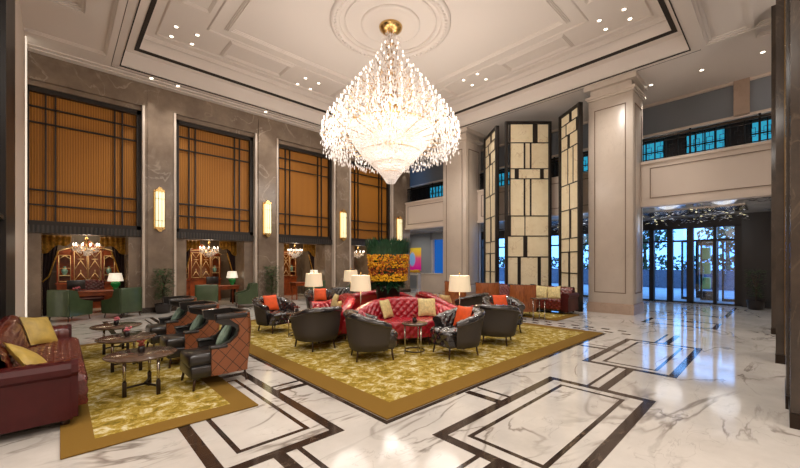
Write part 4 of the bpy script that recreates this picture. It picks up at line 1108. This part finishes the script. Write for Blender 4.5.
def mini_chandelier(x, y, label):
    t = thing('small_chandelier', (x, y, 2.62), 0, label, 'chandelier', 'small crystal chandeliers in the alcoves')
    m = MB(); m.tube([(0, 0, 0), (0, 0, -.7)], .012, 6); m.lathe([(.02, -.3), (.05, -.4), (.02, -.5), (.06, -.62), (.01, -.75)], 12); m.build('stem', M['gold'], t)
    m = MB(); b = MB()
    for k in range(10):
        a = 2*PI*k/10; ca, sa = math.cos(a), math.sin(a); m.tube([(.03*ca, .03*sa, -.6), (.15*ca, .15*sa, -.72), (.29*ca, .29*sa, -.62), (.3*ca, .3*sa, -.56)], .008, 5)
        q = MB(); q.lathe([(.01, 0), (.012, .03), (.018, .05), (.001, .09)], 7, (.3*ca, .3*sa, -.56)); q.build('bulb', M['bulb'], t)
    m.build('arms', M['gold'], t)
    d = MB()
    for k in range(340):
        a = random.uniform(0, 2*PI); r = random.uniform(.03, .33); drop(d, (r*math.cos(a), r*math.sin(a), -.58-.22*(1-r/.33)+random.uniform(-.08, .1)), .055, .010)
    o = d.build('crystals', M['crystal'], t); o['kind'] = 'stuff'
ORD = ['nearest', 'second', 'third', 'farthest']
for k in range(4):
    cxx = CX[k]; nm = ORD[k]
    cabinet(cxx+.12, 16.2, 'glazed mahogany display cabinet with gilt tracery in the %s alcove' % nm)
    for sg, sn in ((-1, 'left'), (1, 'right')): jar(cxx+.12+sg*.57, 16.18, 1.14, 'celadon jar on the %s shelf of the %s alcove cabinet' % (sn, nm), 'celadon jars in the cabinets')
    valance(cxx+.01, 14.42, 'gilt valance and dark drapes framing the %s alcove' % nm)
    mini_chandelier(cxx+.03, 14.0+.55, 'small crystal chandelier hanging in the %s alcove' % nm)
    desk(cxx+.22, 14.15 if False else 13.95, 'mahogany writing desk in the %s alcove' % nm)
    banker_lamp(cxx+.68, 14.05, .72, 'white-shaded green glass lamp on the desk of the %s alcove' % nm)
    l = bpy.data.lights.new('small_chandelier_light', 'POINT'); l.energy = 14; l.color = (1, .85, .66); l.shadow_soft_size = .08
    lo = bpy.data.objects.new('small_chandelier_light', l); COL.objects.link(lo); lo.location = (cxx+.03, 14.55, 2.12)
    l = bpy.data.lights.new('alcove_light', 'AREA'); l.energy = 60; l.color = (1, .78, .52); l.size = 1.1
    lo = bpy.data.objects.new('alcove_light', l); COL.objects.link(lo); lo.location = (cxx, 15.1, 2.58)
gcp = wingback((CX[0]-.36, 13.08, 0), face(.75, .65), 'green leather armchair, left one at the nearest alcove')
gcp.scale = (.88, .9, .95)
dup(gcp, (CX[0]+.74, 12.95, 0), face(-.55, .83), 'green leather armchair, right one at the nearest alcove')
dup(gcp, (CX[1]-.48, 12.98, 0), face(.25, .96), 'green leather armchair with its back to us at the second alcove')
dup(gcp, (CX[1]+.75, 12.85, 0), face(-.98, .2), 'green leather armchair facing left at the second alcove')
dup(gcp, (CX[2]+.05, 12.85, 0), face(.3, .95), 'green leather armchair with its back to us at the third alcove')
dup(gcp, (CX[2]+1.75, 12.75, 0), face(-.5, .86), 'green leather armchair before the third stone pier')
# burgundy chair behind the near desk
def desk_chair(x, y, label):
    t = thing('tufted_desk_chair', (x, y, 0), PI, label, 'chair', 'burgundy chairs behind the alcove desks')
    rows = []
    for i in range(41):
        xx = -.33+.66*i/40; rows.append([(xx, -.22+quilt(xx, z, .12, .11, .02), z+.06*math.cos(xx/.33*PI/2)) for z in [.45+.5*j/24 for j in range(25)]])
    m = MB(); m.grid(rows); m.build('tufted_backrest', M['burg'], t, solid=.02)
    m = MB(); m.rbox(-.33, .33, -.34, -.24, .4, .97, .04); m.build('back_shell', M['burgsm'], t)
    m = MB(); m.rbox(-.3, .3, -.26, .28, .34, .46, .04); m.build('seat', M['burgsm'], t)
    legs(t, ((-.25, .22), (.25, .22), (-.25, -.25), (.25, -.25)), .36, M['legwood'])
desk_chair(CX[0]+.15, 14.75, 'burgundy tufted chair behind the desk of the nearest alcove')
def screen_box(x, y, label):
    t = thing('computer_monitor', (x, y, .72), PI, label, 'monitor', 'dark monitors on the alcove desks')
    m = MB(); m.rbox(-.2, .2, -.02, .02, .06, .32, .006); m.build('display', M['vase'], t); m = MB(); m.lathe([(.1, 0), (.1, .01), (.015, .02), (.015, .08)], 14, (0, .0, 0)); m.build('stand', M['vase'], t)
screen_box(CX[0]-.22, 13.98, 'dark monitor on the desk of the nearest alcove')
screen_box(CX[1]-.02, 13.98, 'dark monitor on the desk of the second alcove')
posy(CX[0]-.22, 13.78, .72, 'pink', 'pink flowers on the desk of the nearest alcove', .09)

# ------------------------------------------------------------------ painting, far console
m = MB(); m.box(-.02, .02, -.72, .72, -.7, .7); o = m.build('abstract_painting', M['art'], None, (15.97, 15.75, 1.75)); tag(o, 'bright pink and yellow abstract painting on the grey far wall', 'painting')
t = thing('console_table', (15.3, 15.2, 0), 0, 'pale console table under the bright painting', 'console')
m = MB(); m.rbox(-.25, .25, -.8, .8, .8, .85, .01); m.build('table_top', M['palestone'], t)
for a in (-.7, .7):
    m = MB(); m.box(-.2, .2, a-.05, a+.05, 0, .8); m.build('leg', M['palestone'], t)
m = MB()
t = thing('flower_trough', (15.3, 15.2, .85), 0, 'low trough of yellow flowers on the pale console', 'flowers')
m.box(-.12, .12, -.6, .6, 0, .1); m.build('trough', M['palestone'], t)
m = MB()
for k in range(260): blob(m, (random.uniform(-.14, .14), random.uniform(-.65, .65), random.uniform(.1, .25)), random.uniform(.02, .04))
o = m.build('blooms', M['yellow'], t); o['kind'] = 'stuff'
t = thing('stone_counter', (14.2, 12.2, 0), 0, 'low pale stone counter behind the sofas near the far column', 'counter')
m = MB(); m.rbox(-.3, .3, -.9, .9, 0, .95, .02); m.build('body', M['palestone'], t); m = MB(); m.rbox(-.35, .35, -.95, .95, .95, 1.0, .01); m.build('counter_top', M['floor'], t)

# ------------------------------------------------------------------ glass-leaf ceiling light by the entrance
LEAFL = [(15.0, 1.2), (15.0, 2.6), (15.0, 5.6), (15.0, 7.4)]
for gi, (xa, ya, yb, lb) in enumerate(((15.4, .7, 3.3, 'ceiling light of glittering glass leaves before the entrance doors'), (15.4, 4.6, 8.4, 'ceiling light of glass leaves glimpsed behind the screens'))):
    t = thing('leaf_chandelier', (xa, (ya+yb)/2, 3.27), 0, lb, 'chandelier')
    m = MB(); h = (yb-ya)/2; m.box(-.8, .8, -h, h, -.03, 0); m.build('ceiling_plate', M['steel'], t)
    d = MB(); bq = MB(); dk = MB()
    for k in range(260):
        x, y, z = random.uniform(-1.2, 1.2), random.uniform(-h, h), -random.uniform(.05, .35)
        a = random.uniform(0, 2*PI); leafquad((d, d, dk, bq)[k % 4] if k % 8 < 7 else dk, (x, y, z), (math.cos(a), math.sin(a), random.uniform(-.4, .4)), random.uniform(.08, .16), .03)
    o = d.build('glass_leaves', M['crystal'], t); o['kind'] = 'stuff'
    o = bq.build('lit_leaves', M['sconce'], t); o['kind'] = 'stuff'
    o = dk.build('dark_leaves', M['bronze'], t); o['kind'] = 'stuff'

# ------------------------------------------------------------------ downlights
def downlight(x, y, z, label, group):
    t = thing('downlight', (x, y, z), 0, label, 'downlight', group)
    m = MB(); m.lathe([(.045, -.004), (.07, -.012), (.075, -.004), (.075, 0)], 20, cap=False); m.build('trim_ring', M['plaster'], t)
    m = MB(); m.lathe([(.001, -.006), (.045, -.006), (.045, 0)], 16, cap=False); m.build('lamp_face', M['downl'], t)
def spot(x, y, z, e, size=80, blend=.6, color=(1, .94, .87), soft=.08, aim=None, name='downlight_and_fill_beam'):
    l = bpy.data.lights.new(name, 'SPOT'); l.energy = e; l.spot_size = math.radians(size); l.spot_blend = blend; l.color = color; l.shadow_soft_size = soft
    o = bpy.data.objects.new(name, l); COL.objects.link(o); o.location = (x, y, z)
    if aim: o.rotation_euler = (Vector(aim)-Vector((x, y, z))).to_track_quat('-Z', 'Y').to_euler()
CL = {(2.57, 11.64): 'far left corner', (6.5, 11.7): 'left side above the windows', (10.63, 7.4): 'right side above the screens', (10.7, 3.02): 'near right corner',
      (10.63, 11.7): 'far corner behind the chandelier', (2.57, 7.4): 'near left side', (2.57, 2.95): 'near corner', (6.5, 2.95): 'near right side'}
for (x, y), nm in CL.items():
    for dx in (-.26, .26):
        for dy in (-.29, .29): downlight(x+dx, y+dy, 8.0, 'recessed downlight in the four-light cluster, %s of ceiling tray' % nm, 'cluster %s' % nm)
    spot(x, y, 7.9, 560, 95)
for (x, y, lb) in ((2.0, 13.0, 'first recessed downlight above the nearest pier'), (2.69, 13.0, 'second recessed downlight above the nearest pier'),
                   (5.5, 13.0, 'recessed downlight above the second pier'), (8.95, 13.0, 'recessed downlight above the third pier'),
                   (13.42, 2.77, 'recessed downlight just right of the cream column head'), (13.45, 1.55, 'middle recessed downlight of the right-hand soffit'), (13.47, .31, 'recessed downlight nearest the dark pillars')):
    downlight(x, y, 7.1, lb, 'perimeter downlights')
    spot(x, y, 7.05, 160, 70)
# grazing lights on the piers
for k in range(4):
    for dx in (1.33, 2.10):
        spot(CX[k]+dx, 13.22, 6.3, 30, 60, .7, soft=.03, aim=(CX[k]+dx, 13.45, 0), name='pier_light')

# ------------------------------------------------------------------ outside the entrance
w = MB(); w.box(18, 45, -20, 40, -.1, -.01); struct('ground_outside', w, M['road'])
w = MB(); w.box(17.8, 20.5, -4, 14, 3.6, 3.8); struct('canopy_outside', w, M['darkmetal'])
m = MB(); m.box(27, 27.4, -14, 30, 0, 1.1); tag(m.build('garden_wall', M['kerbwall']), 'low grey garden wall outside beyond the glass doors', 'wall')
m = MB()
for k in range(5200):
    a = random.uniform(-14, 30); leafquad(m, (28.2+random.uniform(-.5, .5), a, 1.0+random.random()*.9), (random.uniform(-1, 1), random.uniform(-1, 1), random.uniform(-.5, 1)), .32, .1)
tag(m.build('hedge', M['hedge']), 'dark green hedge behind the garden wall outside', 'hedge', kind='stuff')
for i, y in enumerate((-2.2, 2.2, 6.6, 11.0, 16.0, 22.0)):
    t = thing('street_tree', (30.5, y, 0), 0, ['street tree farthest right outside the glass doors', 'street tree seen through the right-hand door panes', 'street tree seen through the left-hand door panes', 'street tree seen between the screens', 'street tree glimpsed left of the middle screen', 'street tree farthest left outside'][i], 'tree', 'street trees outside')
    m = MB(); m.tube([(0, 0, 0), (.05, .05, 1.6), (0, .1, 3.4)], .14, 8, r2=.07); m.build('trunk', M['trunkm'], t)
    m = MB()
    for k in range(520):
        v = Vector((random.gauss(0, 1), random.gauss(0, 1), random.gauss(0, 1))).normalized()*random.uniform(.5, 1.6); leafquad(m, (v.x, v.y, 3.4+v.z*.8), (random.uniform(-1, 1), random.uniform(-1, 1), random.uniform(-1, 1)), .4, .12)
    o = m.build('crown', M['hedge'], t); o['kind'] = 'stuff'
t = thing('lantern_pillar', (20.6, 2.25, 0), 0, 'green glowing lantern pillar just outside the doors', 'lantern')
m = MB(); m.box(-.25, .25, -.3, .3, 0, .3); m.box(-.25, .25, -.3, .3, 2.3, 2.5)
for a in (-.28, .28):
    for b_ in (-.22, .22): m.box(b_-.03, b_+.03, a-.03, a+.03, .3, 2.3)
m.build('frame', M['darkmetal'], t)
for z in (.4, 1.05, 1.7):
    m = MB(); m.rbox(-.16, .16, -.17, .17, z, z+.5, .03); m.build('lit_panel', M['lantern'], t)

# ------------------------------------------------------------------ LIGHTS
def point(x, y, z, e, col=(1, .92, .84), r=.1, name='chandelier_light'):
    l = bpy.data.lights.new(name, 'POINT'); l.energy = e; l.color = col; l.shadow_soft_size = r
    o = bpy.data.objects.new(name, l); COL.objects.link(o); o.location = (x, y, z)
def area(x, y, z, e, sx, sy, rot=(0, 0, 0), col=(1, .94, .87), name='fill_light'):
    l = bpy.data.lights.new(name, 'AREA'); l.shape = 'RECTANGLE'; l.size = sx; l.size_y = sy; l.energy = e; l.color = col
    o = bpy.data.objects.new(name, l); COL.objects.link(o); o.location = (x, y, z); o.rotation_euler = rot
for k in range(8):
    a = 2*PI*k/8; point(6.6+2.05*math.cos(a), 7.2+2.05*math.sin(a), 5.0, 115, r=.6)
for z, e in ((7.35, 10), (6.6, 22), (5.7, 30), (4.9, 40), (4.4, 20)): point(6.6, 7.2, z, e, r=.25)
for k in range(5):
    a = 2*PI*k/5; point(6.6+.7*math.cos(a), 7.2+.7*math.sin(a), 4.85, 14, r=.2)
point(6.53, 7.27, 3.3, 14, r=.2)
for (x, y) in LEAFL: point(x, y, 2.85, 14, (.98, .98, 1), .38, 'leaf_light')
# unseen fill lights added behind and above the viewer, facing down and up
area(-4, -4, 7.0, 450, 3, 3); area(4, -5, 7.0, 450, 4, 2); area(12, -4, 7.0, 300, 3, 2); area(-4, 1, 7.0, 260, 2, 2); area(.3, 2.0, 7.0, 200, 1, 1); area(-4, -1, 2.6, 700, 2, 2, (PI, 0, 0), (1, .95, .88), 'up_fill_light'); area(5, -5, 2.6, 500, 2, 2, (PI, 0, 0), (1, .95, .88), 'up_fill_light')
# spots and areas added to brighten under the balcony; spots on the upper floor
[spot(x_, y_, 3.2, 70, 110, soft=.4, color=(.92, .95, 1)) for x_, y_ in ((14.4, .6), (14.4, 2.4), (16.6, .8), (16.6, 2.6))]; area(15, 11.5, 3.2, 60, 1.5, 2, col=(1, .95, .9)); [spot(x_, y_, 3.2, 40, 110, soft=.05, color=(.92, .95, 1)) for x_, y_ in ((14.7, 5.2), (14.7, 7.8))]; area(14.5, 15, 3.2, 40, 1, 1, col=(1, .95, .9))
[spot(16.2, y_, 6.9, 25, 120, soft=.05) for y_ in (0, 3, 6, 9, 12)]

wd = bpy.data.worlds.new('world'); S.world = wd; wd.use_nodes = True
nt = wd.node_tree; bg = nt.nodes['Background']
bg.inputs['Color'].default_value = (.22, .5, 1.0, 1); bg.inputs['Strength'].default_value = 7.5

S.view_settings.view_transform = 'Standard'; S.view_settings.look = 'None'; S.view_settings.gamma = 1; S.view_settings.exposure = -0.92
S.view_settings.use_curve_mapping = False
